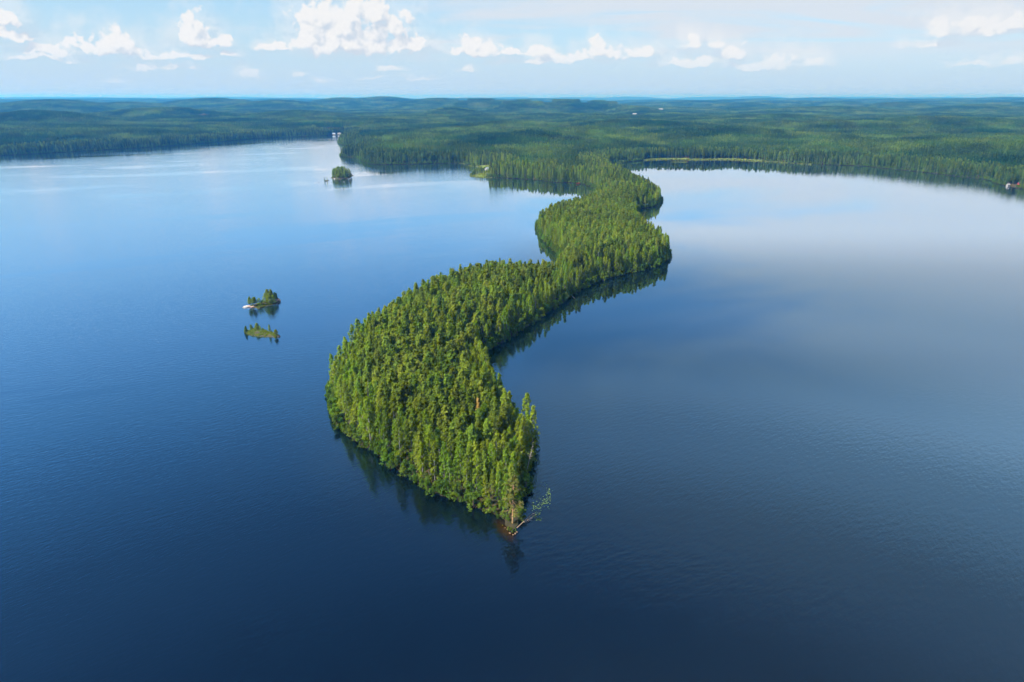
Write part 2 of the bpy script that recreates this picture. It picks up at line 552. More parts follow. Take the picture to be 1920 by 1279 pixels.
def foliage(name, ca, cb, trans=0.35, stand=0.25, broad=False):
    """leaf or needle colour between ca and cb, varied per tree, per clump and by stand"""
    m_, n, out = new_mat(name)
    oi = n.node('ShaderNodeObjectInfo')
    at = n.node('ShaderNodeAttribute', attribute_name='tint')
    geo = n.node('ShaderNodeNewGeometry')
    s1 = n.noise(geo.outputs['Position'], 0.011, 3.0, 0.55)
    k = n.m('ADD', n.m('MULTIPLY', oi.outputs['Random'], 0.55), n.m('MULTIPLY', at.outputs['Fac'], 0.45))
    if broad:
        s2 = n.noise(n.v('MULTIPLY', geo.outputs['Position'], (1.0, 1.0, 0.0)), 0.0034, 3.0, 0.6, 0.4)
        k = n.m('ADD', n.m('MULTIPLY', at.outputs['Fac'], 0.6), n.lin(s2.outputs['Fac'], 0.36, 0.64, -0.3, 0.7), clamp=True)
    colr = n.mix(k, c3(*ca), c3(*cb))
    stv = n.lin(s1.outputs['Fac'], 0.3, 0.7, 1 - stand, 1 + stand)
    rv = n.lin(n.m('FRACT', n.m('MULTIPLY', oi.outputs['Random'], 7.31)), 0, 1, 0.78, 1.22)
    val = n.m('MULTIPLY', stv, rv)
    hue = n.lin(n.m('FRACT', n.m('MULTIPLY', oi.outputs['Random'], 13.7)), 0, 1, 0.474, 0.518)
    colr = n.hsv(colr, hue, 1.0, val)
    d = n.node('ShaderNodeBsdfDiffuse')
    n.put(d.inputs[0], colr)
    t = n.node('ShaderNodeBsdfTranslucent')
    n.put(t.inputs[0], n.hsv(colr, 0.495, 1.05, 1.25))
    mx = n.node('ShaderNodeMixShader')
    mx.inputs[0].default_value = trans
    m_.node_tree.links.new(d.outputs[0], mx.inputs[1])
    m_.node_tree.links.new(t.outputs[0], mx.inputs[2])
    m_.node_tree.links.new(mx.outputs[0], out.inputs[0])
    return m_


M_PINE = foliage('pine_needles', (0.082, 0.136, 0.015), (0.218, 0.290, 0.032), 0.30)
M_SPRUCE = foliage('spruce_needles', (0.040, 0.082, 0.014), (0.110, 0.165, 0.026), 0.2)
M_BIRCH = foliage('birch_leaves', (0.125, 0.212, 0.016), (0.245, 0.335, 0.030), 0.36)
M_BUSH = foliage('alder_leaves', (0.055, 0.122, 0.015), (0.150, 0.235, 0.026), 0.34)
M_DEADORANGE = foliage('rust_needles', (0.26, 0.13, 0.04), (0.36, 0.19, 0.06), 0.2, 0.05)
M_DEADYELLOW = foliage('ochre_needles', (0.42, 0.25, 0.06), (0.52, 0.33, 0.09), 0.2, 0.05)
M_PALE = foliage('pale_needles', (0.13, 0.155, 0.03), (0.22, 0.23, 0.055), 0.3, 0.05)
M_SEDGE = foliage('sedge_blades', (0.115, 0.165, 0.028), (0.210, 0.255, 0.045), 0.35, 0.15)
M_FAR = foliage('mixed_crowns', (0.024, 0.062, 0.012), (0.125, 0.200, 0.022), 0.25, 0.40, True)
M_PBARK = plain('pine_bark', (0.21, 0.10, 0.055), 0.9, 0.35, 1.5)
M_TIPBARK = plain('flaky_orange_bark', (0.40, 0.24, 0.11), 0.9, 0.3, 1.5)
M_SBARK = plain('spruce_bark', (0.12, 0.085, 0.065), 0.9, 0.3, 1.5)
M_WBARK = plain('birch_bark', (0.32, 0.30, 0.27), 0.8, 0.4, 2.5)
M_GREY = plain('bare_grey_wood', (0.36, 0.31, 0.28), 0.9, 0.25, 2.0)
M_TAN = plain('dry_tan_twigs', (0.30, 0.22, 0.15), 0.9, 0.3, 2.0)


# ------------------------------------------------------------------ ground sheet
def graded(lo, f0, f1, hi, step, grow):
    mid = list(np.arange(f0, f1 + 1e-6, step))
    up, s, p = [], step, f1
    while p < hi:
        s *= grow
        p += s
        up.append(min(p, hi))
    dn, s, p = [], step, f0
    while p > lo:
        s *= grow
        p -= s
        dn.append(max(p, lo))
    return np.array(dn[::-1] + mid + up)


gx = graded(-30000, -160, 280, 30000, 4.0, 1.030)
gy = graded(-600, 130, 820, 34000, 4.0, 1.026)
GX, GY = np.meshgrid(gx, gy)
GD = sdf(GX, GY)
GZ = height(GX, GY, GD).ravel()
nx_, ny_ = len(gx), len(gy)
ii = np.arange(nx_ * ny_).reshape(ny_, nx_)
gf = np.stack([ii[:-1, :-1], ii[:-1, 1:], ii[1:, 1:], ii[1:, :-1]], -1).reshape(-1, 4)
keep = (GZ[gf] > -5.9).any(1)
gf = gf[keep]
used = np.unique(gf)
remap = np.full(nx_ * ny_, -1)
remap[used] = np.arange(len(used))
gverts = np.stack([GX.ravel(), GY.ravel(), GZ], 1)[used]
open_a = np.zeros(len(used), np.float32)
for (cx, cyy, ra, rb) in CLEAR:
    open_a = np.maximum(open_a, 1 - sstep(np.sqrt(((gverts[:, 0] - cx) / (rb + 4)) ** 2 + ((gverts[:, 1] - cyy) / (ra + 4)) ** 2), 0.8, 1.2))

gd_ = sdf(gverts[:, 0], gverts[:, 1])
reed_x0, reed_x1 = gp(1205, 300)[0], gp(1420, 300)[0]
open_a = np.maximum(open_a, ((gverts[:, 0] > reed_x0) & (gverts[:, 0] < reed_x1) & (gverts[:, 1] > 1150) & (gverts[:, 1] < 1800) & (gd_ < 40)).astype(float))

m_ground, n, out = new_mat('forest_floor')
geo = n.node('ShaderNodeNewGeometry')
pos = geo.outputs['Position']
rr = n.v('LENGTH', pos, out=1)
a1 = n.noise(pos, 0.25, 4.0, 0.6)
a2 = n.noise(pos, 0.012, 4.0, 0.6)
moss = n.mix(n.step(a1.outputs['Fac'], 0.4, 0.62), c3(0.045, 0.050, 0.018), c3(0.085, 0.058, 0.030))
# woods too far away to tell trees apart
far_c = n.mix(n.step(a2.outputs['Fac'], 0.35, 0.65), c3(0.030, 0.060, 0.018), c3(0.060, 0.095, 0.026))
moss = n.mix(n.step(rr, 9000.0, 12000.0), moss, far_c)
op = n.node('ShaderNodeAttribute', attribute_name='open')
meadow = n.mix(n.step(n.noise(pos, 0.08, 3.0).outputs['Fac'], 0.35, 0.65), c3(0.13, 0.19, 0.032), c3(0.20, 0.24, 0.05))
colr = n.mix(op.outputs['Fac'], moss, meadow)
cut = n.node('ShaderNodeAttribute', attribute_name='felled')
colr = n.mix(cut.outputs['Fac'], colr, c3(0.22, 0.15, 0.12))
z = n.xyz(pos)[2]
shoref = n.step(n.m('ADD', z, n.m('MULTIPLY', a1.outputs['Fac'], 0.5)), 0.45, 0.85)
colr = n.mix(n.m('MAXIMUM', shoref, op.outputs['Fac']), n.mix(n.step(a1.outputs['Fac'], 0.35, 0.6), c3(0.030, 0.032, 0.014), c3(0.055, 0.048, 0.026)), colr)
b = n.node('ShaderNodeBsdfPrincipled')
n.put(b.inputs['Base Color'], colr)
b.inputs['Roughness'].default_value = 0.95
b.inputs['Specular IOR Level'].default_value = 0.1
bump = n.node('ShaderNodeBump')
bump.inputs['Strength'].default_value = 0.6
bump.inputs['Distance'].default_value = 0.4
n.put(bump.inputs['Height'], a1.outputs['Fac'])
n.put(b.inputs['Normal'], bump.outputs[0])
m_ground.node_tree.links.new(b.outputs[0], out.inputs[0])
cx, cyy = gp(290, 222, 22)
fel = 1 - sstep(np.sqrt(((gverts[:, 0] - cx) / 95) ** 2 + ((gverts[:, 1] - cyy) / 45) ** 2), 0.7, 1.2)
tag(mesh_obj('ground', gverts, remap[gf], m_ground, smooth=True, attr={'open': open_a, 'felled': fel}), 'forest floor of the wooded shores and the narrow peninsula', kind='structure')

# ------------------------------------------------------------------ lake
m_water, n, out = new_mat('lake_water')
geo = n.node('ShaderNodeNewGeometry')
pos = geo.outputs['Position']
x, y, z = n.xyz(pos)
# wind comes from the left: the water in the lee of the peninsula is calmer
lee = n.m('MULTIPLY', n.step(x, -30.0, 25.0), n.step(y, 200.0, 300.0))
lee = n.m('MULTIPLY', lee, n.step(x, 700.0, 330.0))
rot0 = n.node('ShaderNodeVectorRotate', rotation_type='Z_AXIS')
n.put(rot0.inputs['Vector'], pos)
rot0.inputs['Angle'].default_value = math.radians(-24)
patch = n.noise(n.v('MULTIPLY', rot0.outputs[0], (0.0026, 0.0125, 0.0)), 1.0, 4.0, 0.55, 0.8)
slick = n.step(patch.outputs['Fac'], 0.53, 0.63)
calm = n.m('MAXIMUM', lee, n.m('MULTIPLY', slick, 0.8))
# ripples: two crossing trains of short crests
rot = n.node('ShaderNodeVectorRotate', rotation_type='Z_AXIS')
n.put(rot.inputs['Vector'], pos)
rot.inputs['Angle'].default_value = math.radians(-52)
r1 = n.noise(n.v('MULTIPLY', rot.outputs[0], (0.42, 1.25, 1.0)), 1.0, 3.0, 0.55, 0.3)
rot2 = n.node('ShaderNodeVectorRotate', rotation_type='Z_AXIS')
n.put(rot2.inputs['Vector'], pos)
rot2.inputs['Angle'].default_value = math.radians(-30)
r2 = n.noise(n.v('MULTIPLY', rot2.outputs[0], (0.22, 0.66, 1.0)), 1.0, 2.0, 0.5, 0.2)
hgt = n.m('ADD', r1.outputs['Fac'], n.m('MULTIPLY', r2.outputs['Fac'], 0.9))
bump = n.node('ShaderNodeBump')
n.put(bump.inputs['Strength'], n.lin(calm, 0.0, 1.0, 1.0, 0.05))
bump.inputs['Distance'].default_value = 0.062
n.put(bump.inputs['Height'], hgt)
# tea coloured shallows over sand by the tip of the peninsula
ax_, ay_ = gp(930, 971)
bx_, by_ = gp(964, 1016)
q = n.v('SUBTRACT', pos, ((ax_ + bx_) / 2, (ay_ + by_) / 2, 0.0))
rsh = n.node('ShaderNodeVectorRotate', rotation_type='Z_AXIS')
n.put(rsh.inputs['Vector'], q)
rsh.inputs['Angle'].default_value = -math.atan2(by_ - ay_, bx_ - ax_)
dd = n.v('LENGTH', n.v('MULTIPLY', rsh.outputs[0], (1.9 / math.hypot(bx_ - ax_, by_ - ay_), 0.42, 0.0)), out=1)
shal = n.step(n.m('ADD', dd, n.m('MULTIPLY', n.noise(pos, 0.6, 4.0, 0.65).outputs['Fac'], 0.9)), 1.65, 0.45)
deep = c3(0.0008, 0.0020, 0.0050)
wc = n.mix(shal, deep, c3(0.026, 0.0085, 0.001))
# reflectance of rippled water: weak and blue when looked down on, mirror-like at a grazing view
lw = n.node('ShaderNodeLayerWeight')
lw.inputs['Blend'].default_value = 0.5
n.put(lw.inputs['Normal'], bump.outputs[0])
rampn = n.node('ShaderNodeValToRGB')
cr = rampn.color_ramp
cr.interpolation = 'EASE'
for p_, c_ in [(0.0, (0.018, 0.026, 0.034)), (0.30, (0.044, 0.066, 0.077)), (0.45, (0.086, 0.129, 0.150)), (0.55, (0.150, 0.235, 0.280)), (0.63, (0.265, 0.395, 0.465)), (0.73, (0.450, 0.580, 0.670)), (0.83, (0.740, 0.810, 0.870)), (1.0, (0.97, 0.975, 0.98))]:
    e_ = cr.elements[0] if p_ == 0.0 else (cr.elements[len(cr.elements) - 1] if p_ == 1.0 else cr.elements.new(p_))
    e_.position = p_
    e_.color = c3(*c_)
n.put(rampn.inputs[0], lw.outputs['Facing'])
gl = n.node('ShaderNodeBsdfGlossy')
# reflection colour dimmed in the lee to darken the mirrored trees
lee_dim = n.m('MULTIPLY', lee, n.step(y, 640.0, 430.0))
n.put(gl.inputs['Color'], n.hsv(rampn.outputs[0], 0.5, 1.0, n.lin(lee_dim, 0.0, 1.0, 1.0, 0.67)))
n.put(gl.inputs['Roughness'], n.lin(calm, 0.0, 1.0, 0.07, 0.004))
n.put(gl.inputs['Normal'], bump.outputs[0])
df = n.node('ShaderNodeBsdfDiffuse')
n.put(df.inputs['Color'], wc)
ad = n.node('ShaderNodeAddShader')
m_water.node_tree.links.new(gl.outputs[0], ad.inputs[0])
m_water.node_tree.links.new(df.outputs[0], ad.inputs[1])
m_water.node_tree.links.new(ad.outputs[0], out.inputs[0])
S = 32000.0
tag(mesh_obj('lake', [(-S, -4000, 0), (S, -4000, 0), (S, S, 0), (-S, S, 0)], [(0, 1, 2, 3)], m_water), 'dark blue lake around the peninsula', kind='structure')


# ------------------------------------------------------------------ tree shapes
def unit(v):
    return v / np.maximum(np.linalg.norm(v, axis=-1, keepdims=True), 1e-9)


def flakes(C, S, N, rng, asp=0.55, loose=0.55):
    """one bent leaf-clump face per centre"""
    k = len(C)
    N = unit(N + rng.normal(0, loose, (k, 3)) * 0.6)
    t1 = unit(np.cross(N, rng.normal(0, 1, (k, 3))))
    t2 = np.cross(N, t1)
    s = S[:, None]
    drop = -0.25 * s * N
    v = np.stack([C + t1 * s + drop, C + t2 * s * asp, C - t1 * s + drop, C - t2 * s * asp], 1).reshape(-1, 3)
    f = np.arange(4 * k).reshape(k, 4)
    tint = np.repeat(rng.random(k), 4)
    return v, f, tint


def tube(pts, rad, sides=5):
    pts = np.array(pts, float)
    v, f = [], []
    for i, (p, r) in enumerate(zip(pts, rad)):
        d = pts[min(i + 1, len(pts) - 1)] - pts[max(i - 1, 0)]
        d = d / max(np.linalg.norm(d), 1e-9)
        a = np.cross(d, [0.0, 1.0, 0.0] if abs(d[1]) < 0.9 else [1.0, 0.0, 0.0])
        a /= np.linalg.norm(a)
        b_ = np.cross(d, a)
        for k in range(sides):
            t = 2 * math.pi * k / sides
            v.append(p + r * (math.cos(t) * a + math.sin(t) * b_))
    for i in range(len(pts) - 1):
        for k in range(sides):
            f.append((i * sides + k, i * sides + (k + 1) % sides, (i + 1) * sides + (k + 1) % sides, (i + 1) * sides + k))
    return np.array(v), np.array(f)


def join(parts):
    V, F, o = [], [], 0
    for v, f in parts:
        V.append(v)
        F.append(f + o)
        o += len(v)
    return np.concatenate(V), np.concatenate(F)


def shape_pine(rng, h=18.0, bare=0.38, rad=1.75, dens=1.15, fs=0.40):
    lean = rng.normal(0, 0.02, 2)
    ax = lambda t: np.array([lean[0] * t * h, lean[1] * t * h, t * h])
    trunk = [tube([ax(t) - (0, 0, 0.4 if t == 0 else 0) for t in (0, 0.3, 0.6, 0.97)], [0.19, 0.15, 0.10, 0.02])]
    C, S, N = [], [], []
    levels = int(15 * dens)
    for i in range(levels):
        t = bare + (0.985 - bare) * (i + rng.random() * 0.7) / levels
        q = (t - bare) / (1 - bare)
        prof = min(1.0, 0.6 + 1.8 * q) * (1.03 - q) ** 0.66 + 0.04
        nb = 7 if q < 0.85 else 4
        a0 = rng.random() * 6.28
        for k in range(nb):
            if rng.random() < 0.08:
                continue
            a = a0 + 6.283 * k / nb + rng.normal(0, 0.25)
            L = rad * prof * rng.uniform(0.65, 1.2)
            d = np.array([math.cos(a), math.sin(a), 0.0])
            base = ax(t)
            rise = rng.uniform(0.15, 0.5)
            tip = base + d * L + np.array([0, 0, rise * L])
            if i % 2 == 0 and L > 0.7:
                trunk.append(tube([base, tip * 0.8 + base * 0.2], [0.045, 0.015], 3))
            for s in (0.45, 0.72, 0.98):
                for r_ in range(5):
                    c = base + (tip - base) * s + rng.normal(0, 0.20, 3)
                    C.append(c)
                    S.append(fs * rng.uniform(0.7, 1.25))
                    N.append(d * 0.7 + np.array([0, 0, 0.9]))
    return join(trunk), flakes(np.array(C), np.array(S), np.array(N), rng)


def shape_spruce(rng, h=19.0, rad=1.9, fs=0.42, low=0.06):
    ax = lambda t: np.array([0, 0, t * h])
    trunk = [tube([ax(0) - (0, 0, 0.4), ax(0.4), ax(0.98)], [0.2, 0.13, 0.02])]
    C, S, N = [], [], []
    levels = 24
    for i in range(levels):
        q = (i + rng.random() * 0.5) / levels
        t = low + (0.99 - low) * q
        L0 = rad * (1 - q) ** 0.85 + 0.16
        nb = 7 if q < 0.6 else 5
        a0 = rng.random() * 6.28
        for k in range(nb):
            a = a0 + 6.283 * k / nb + rng.normal(0, 0.2)
            L = L0 * rng.uniform(0.7, 1.2)
            d = np.array([math.cos(a), math.sin(a), 0])
            base = ax(t)
            tip = base + d * L + np.array([0, 0, -0.28 * L])
            if i % 3 == 0 and L > 0.8:
                trunk.append(tube([base, base + (tip - base) * 0.8], [0.04, 0.012], 3))
            for s in (0.4, 0.7, 1.0):
                for r_ in range(3):
                    C.append(base + (tip - base) * s + rng.normal(0, 0.14, 3))
                    S.append(fs * rng.uniform(0.7, 1.2))
                    N.append(d * 0.6 + np.array([0, 0, 0.8]))
    return join(trunk), flakes(np.array(C), np.array(S), np.array(N), rng)


def shape_birch(rng, h=17.0, low=0.16, rad=2.0, n_c=48, fs=0.34, per=24, lean=0.03):
    ln = rng.normal(0, lean, 2)
    ax = lambda t: np.array([ln[0] * t * t * h, ln[1] * t * t * h, t * h])
    trunk = [tube([ax(t) - (0, 0, 0.4 if t == 0 else 0) for t in (0, 0.25, 0.5, 0.75, 0.96)], [0.17, 0.14, 0.10, 0.06, 0.015])]
    C, S, N = [], [], []
    for i in range(n_c):
        q = (i + rng.random()) / n_c
        t = low + (0.99 - low) * q
        prof = math.sin(math.pi * min(1, (0.16 + 0.84 * q)) ** 0.8) ** 0.7 if q < 0.97 else 0.2
        a = i * 2.4 + rng.normal(0, 0.4)
        rr_ = rad * max(prof, 0.12) * rng.uniform(0.35, 0.95)
        d = np.array([math.cos(a), math.sin(a), 0])
        base = ax(max(t - 0.10, 0.08))
        cen = ax(t) + d * rr_
        if i % 2 == 0:
            trunk.append(tube([base, base * 0.3 + cen * 0.7 + (0, 0, 0.2), cen], [0.05, 0.03, 0.012], 3))
        rc = rng.uniform(0.55, 0.95)
        p = unit(rng.normal(0, 1, (per, 3))) * (rng.random((per, 1)) ** 0.45) * np.array([rc, rc, rc * 1.25])
        C += list(cen + p)
        S += list(fs * rng.uniform(0.6, 1.2, per))
        N += list(unit(p) + d * 0.5 + np.array([0, 0, 0.45]))
    return join(trunk), flakes(np.array(C), np.array(S), np.array(N), rng, 0.65)


def shape_bush(rng, h=5.0, rad=2.2, n_c=22, fs=0.32, per=20):
    trunk, C, S, N = [], [], [], []
    for i in range(n_c):
        a = i * 2.4
        q = rng.random()
        z_ = h * (0.12 + 0.82 * q)
        rr_ = rad * math.sqrt(max(0.05, 1 - (q * 0.95) ** 2)) * rng.uniform(0.2, 0.95)
        cen = np.array([math.cos(a) * rr_, math.sin(a) * rr_, z_])
        if i % 3 == 0:
            trunk.append(tube([(cen[0] * 0.15, cen[1] * 0.15, -0.4), cen * (0.5, 0.5, 0.55), cen], [0.07, 0.05, 0.015], 4))
        rc = rng.uniform(0.5, 0.9)
        p = unit(rng.normal(0, 1, (per, 3))) * (rng.random((per, 1)) ** 0.45) * rc
        C += list(cen + p)
        S += list(fs * rng.uniform(0.6, 1.2, per))
        N += list(unit(p) + np.array([cen[0] * 0.2, cen[1] * 0.2, 0.5]))
    return join(trunk), flakes(np.array(C), np.array(S), np.array(N), rng, 0.7)


def shape_snag(rng, h=13.0):
    parts = [tube([(0, 0, -0.4), (0.1, 0, h * 0.5), (0.25, 0.1, h)], [0.17, 0.12, 0.02])]
    for i in range(26):
        t = rng.uniform(0.45, 0.98)
        a = rng.random() * 6.28
        L = 1.5 * (1.1 - t) + 0.4
        base = np.array([0.2 * t, 0.05, h * t])
        mid = base + np.array([math.cos(a) * L * 0.6, math.sin(a) * L * 0.6, 0.1])
        parts.append(tube([base, mid, mid + np.array([math.cos(a + 0.5) * L * 0.5, math.sin(a + 0.5) * L * 0.5, 0.25])], [0.04, 0.025, 0.01], 3))
    return join(parts)


rs = lambda k: np.random.default_rng(1000 + k)
KINDS = {}   # kind -> list of (trunk mesh, crown mesh, merged mesh)


def make_variants(kind, builder, mb, mf, count, seed):
    lst = []
    for i in range(count):
        (tv, tf), (cv, cf, ct) = builder(rs(seed + i), i)
        to = mesh_obj('trunk', tv, tf, mb, smooth=True, link=False)
        co = mesh_obj('crown', cv, cf, mf, attr={'tint': ct}, link=False)
        v, f = join([(tv, tf), (cv, cf)])
        mo = mesh_obj(kind, v, f, [mb, mf], mat_idx=np.r_[np.zeros(len(tf)), np.ones(len(cf))], attr={'tint': np.r_[np.full(len(tv), 0.5), ct]}, link=False)
        lst.append((to.data, co.data, mo))
    KINDS[kind] = lst


make_variants('pine_tree', lambda r, i: shape_pine(r, 17.5 + (i % 3), 0.26 + 0.03 * (i % 4), 2.45 + 0.17 * (i % 4)), M_PBARK, M_PINE, 8, 0)
make_variants('spruce_tree', lambda r, i: shape_spruce(r, 18.0 + i % 3, 1.8 + 0.2 * (i % 2)), M_SBARK, M_SPRUCE, 5, 50)
make_variants('birch_tree', lambda r, i: shape_birch(r, 16.0 + i % 3, 0.04 + 0.04 * (i % 3), 2.25 + 0.17 * (i % 3)), M_WBARK, M_BIRCH, 6, 100)
make_variants('alder_bush', lambda r, i: shape_bush(r, 4.6 + 0.6 * (i % 3), 2.0 + 0.2 * (i % 2)), M_SBARK, M_BUSH, 5, 150)

# ------------------------------------------------------------------ where the trees of the peninsula grow
# jittered grid
sp = 3.2
xs = np.arange(-170, 300, sp)
ys = np.arange(140, 1250, sp)
XX, YY = np.meshgrid(xs, ys)
XX = (XX + (np.arange(len(ys)) % 2)[:, None] * sp * 0.5).ravel() + RNG.uniform(-1.15, 1.15, XX.size)
YY = YY.ravel() + RNG.uniform(-1.15, 1.15, YY.size)
dd = sdf(XX, YY)
yb = 780.0                                    # beyond this the wider shore band takes over
ok = (dd > 0.9) & (YY < yb) & (XX > -140) & (XX < 290)
XX, YY, dd = XX[ok], YY[ok], dd[ok]
zz = height(XX, YY, dd)
rnd = RNG.random(len(XX))
stand = fbm(XX, YY, 45.0, 2, 41)
# on which side of the spine: the right-hand shore bend and the left front shore carry a belt of birches
belt = (stand > 0.02) | ((XX > -10) & (YY > 285) & (YY < 430) & (sdf(XX + 14, YY) < 2)) | ((XX < -38) & (YY < 330))
kind = np.full(len(XX), 0)
kind[(rnd < 0.13) & (stand < 0.15)] = 1
kind[(rnd > 0.965)] = 2
edge = dd < 13
kind[edge & belt & (rnd < 0.86)] = 2
kind[(dd < 8) & (rnd < 0.80)] = 2
kind[(dd < 2.6)] = 3
kind[(dd < 6.5) & (rnd > 0.90)] = 3
scl = RNG.uniform(0.80, 1.06, len(XX)) * (0.92 + 0.10 * sstep(dd, 4, 22)) * np.where(rnd > 0.93, 0.75, 1.0)
scl = np.where(kind == 3, RNG.uniform(0.65, 1.15, len(XX)), scl)
scl = np.where((kind == 2) & edge, scl * RNG.uniform(0.75, 1.05, len(XX)), scl)
# low growth on the very tip
tipx, tipy = gp(960, 1003)
tipd = np.hypot(XX - tipx, YY - tipy)
kind = np.where((tipd < 9), 3, kind)
scl = np.where(tipd < 6, scl * 0.42, np.where(tipd < 11, scl * 0.75, np.where(tipd < 20, scl * 0.85, scl)))
NAMES = ['pine_tree', 'spruce_tree', 'birch_tree', 'alder_bush']

# a continuous fringe of bushes leans over the waterline
fr = []
for a_, b_ in zip(POLY[:-1], POLY[1:]):
    if max(abs(a_[0]), abs(b_[0])) > 3000 or max(a_[1], b_[1]) > 2600 or min(a_[1], b_[1]) < 100:
        continue
    L_ = np.hypot(*(b_ - a_))
    nrm = np.array([b_[1] - a_[1], -(b_[0] - a_[0])]) / L_
    for t_ in np.arange(0.3, L_, 1.8):
        fr.append((*(a_ + (b_ - a_) * t_ / L_), *nrm))
fr = np.array(fr)
sgn = np.where(sdf(fr[:, 0] + fr[:, 2] * 0.5, fr[:, 1] + fr[:, 3] * 0.5) > 0, 1.0, -1.0)
off = RNG.uniform(-0.4, 2.2, len(fr)) * sgn
FRX, FRY = fr[:, 0] + fr[:, 2] * off, fr[:, 1] + fr[:, 3] * off
FRS = 0.28 + 0.85 * RNG.random(len(fr)) ** 1.4
okf = sdf(FRX, FRY) > -0.5
FRX, FRY, FRS = FRX[okf], FRY[okf], FRS[okf]
fsel = (FRY < yb) & (FRX > -140) & (FRX < 290)
fx_, fy_, fs_ = FRX[fsel], FRY[fsel], FRS[fsel]
ft = np.hypot(fx_ - tipx, fy_ - tipy)
fs_ = np.where(ft < 7, fs_ * 0.35, np.where(ft < 14, fs_ * 0.7, fs_))
kind = np.r_[kind, np.full(len(fx_), 3)]
XX, YY = np.r_[XX, fx_], np.r_[YY, fy_]
df_ = sdf(fx_, fy_)
dd, zz, scl = np.r_[dd, df_], np.r_[zz, np.maximum(height(fx_, fy_, df_), 0.1)], np.r_[scl, fs_]

# hand placed trees that stand out: picture place of the top, height above the ground
SPECIAL = []


def stand_at(u, v, htop):
    """ground point of a tree whose top shows at picture point (u, v)"""
    g_ = 3.0
    for _ in range(3):
        x_, y_ = gp(u, v, g_ + htop)
        g_ = h1(x_, y_)
    return x_, y_, g_


def special(u, v, htop):
    x_, y_, g_ = stand_at(u, v, htop)
    SPECIAL.append((x_, y_))
    return x_, y_, g_


sp_orange = special(848, 661, 16.5)
sp_orange2 = special(859, 679, 16.0)
sp_yellow = special(896, 750, 15.5)
sp_snag1 = special(688, 712, 17.0)
sp_snag2 = special(950, 536, 17.0)
sp_birch1 = special(688, 743, 18.5)
sp_birch2 = special(746, 782, 17.5)
sp_birch3 = special(984, 748, 16.5)
sp_birch4 = special(999, 768, 15.5)
sp_snag3 = special(986, 830, 12.0)
ok = np.ones(len(XX), bool)
for (a_, b_) in SPECIAL:
    ok &= np.hypot(XX - a_, YY - b_) > 1.7
xt, yt = gp(961, 983)
ok &= np.hypot(XX - xt, YY - yt) > 1.6
XX, YY, zz, dd, kind, scl = [q_[ok] for q_ in (XX, YY, zz, dd, kind, scl)]

var = RNG.integers(0, 1000, len(XX))
rotz = RNG.uniform(0, 6.283, len(XX))
dist = np.hypot(XX, YY)
order = np.argsort(dist)
count = [0, 0, 0, 0]
LIMIT = [290, 290, 260, 270]
single = np.zeros(len(XX), bool)


def place_tree(kname, k, x_, y_, z_, rz, s, label, group, name=None, crown_mat=None, tilt=None):
    tm, cm, _ = KINDS[kname][k % len(KINDS[kname])]
    e_ = empty(name or kname, (x_, y_, z_), rz, s)
    if tilt:
        e_.rotation_euler = (tilt[0], tilt[1], rz)
    t_ = bpy.data.objects.new('trunk', tm)
    c_ = bpy.data.objects.new('crown', cm)
    for o in (t_, c_):
        COL.objects.link(o)
        o.parent = e_
    if crown_mat:
        c_.material_slots[0].link = 'OBJECT'
        c_.material_slots[0].material = crown_mat
    tag(e_, label, {'pine_tree': 'pine', 'spruce_tree': 'spruce', 'birch_tree': 'birch', 'alder_bush': 'bush'}[kname], group)
    return e_


WHERE = {
    'tip': 'at the pointed tip of the peninsula',
    'left': 'along the left front shore of the near lobe',
    'leftback': 'along the far left shore of the near lobe',
    'right': 'along the right-hand shore near the tip',
    'rightback': 'along the right-hand bend behind the leaning birches',
    'front': 'in the front part of the near wooded lobe',
    'middle_l': 'in the middle of the near wooded lobe, left half',
    'middle_r': 'in the middle of the near wooded lobe, right half',
    'back_l': 'towards the back of the near wooded lobe, left half',
    'back_r': 'towards the back of the near wooded lobe, right half',
    'rust': 'standing close around the two rusty dead pines',
    'ochre': 'standing close around the ochre topped spruce',
    'snag': 'standing close around the bare grey trunk',
    'bright': 'at the foot of the tallest bright birch',
}
NEAR = [('rust', sp_orange, 7.0), ('ochre', sp_yellow, 6.0), ('snag', sp_snag1, 5.5), ('bright', sp_birch1, 5.5)]
LOOK = {'pine_tree': 'yellow-green pine', 'spruce_tree': 'dark pointed spruce', 'birch_tree': 'light green leafy birch', 'alder_bush': 'low round alder bush'}
spine_x = 8.0
for i in order:
    k = kind[i]
    if count[k] >= LIMIT[k]:
        continue
    count[k] += 1
    single[i] = True
    y_ = YY[i]
    td = math.hypot(XX[i] - tipx, y_ - tipy)
    mid_x = -22 - (y_ - 200) * 0.06
    near_ = [z_ for z_, p_, r_ in NEAR if math.hypot(XX[i] - p_[0], y_ - p_[1]) < r_]
    if td < 22:
        zone = 'tip'
    elif near_:
        zone = near_[0]
    elif dd[i] < 8:
        if XX[i] > mid_x:
            zone = 'right' if y_ < 230 else 'rightback'
        else:
            zone = 'left' if y_ < 240 else 'leftback'
    elif y_ < 205:
        zone = 'front'
    else:
        zone = ('middle_' if y_ < 245 else 'back_') + ('r' if XX[i] > mid_x else 'l')
    kn = NAMES[k]
    lab = ('tall ' if scl[i] > 1.0 and k != 3 else 'small ' if scl[i] < 0.68 else '') + LOOK[kn] + ' ' + WHERE[zone]
    place_tree(kn, int(var[i]), XX[i], YY[i], zz[i] - 0.05, rotz[i], float(scl[i]), lab, lab.replace(kn.split('_')[0], kn.split('_')[0], 1) + ', all alike')
print('singles', count, 'of', [int((kind == q_).sum()) for q_ in range(4)])

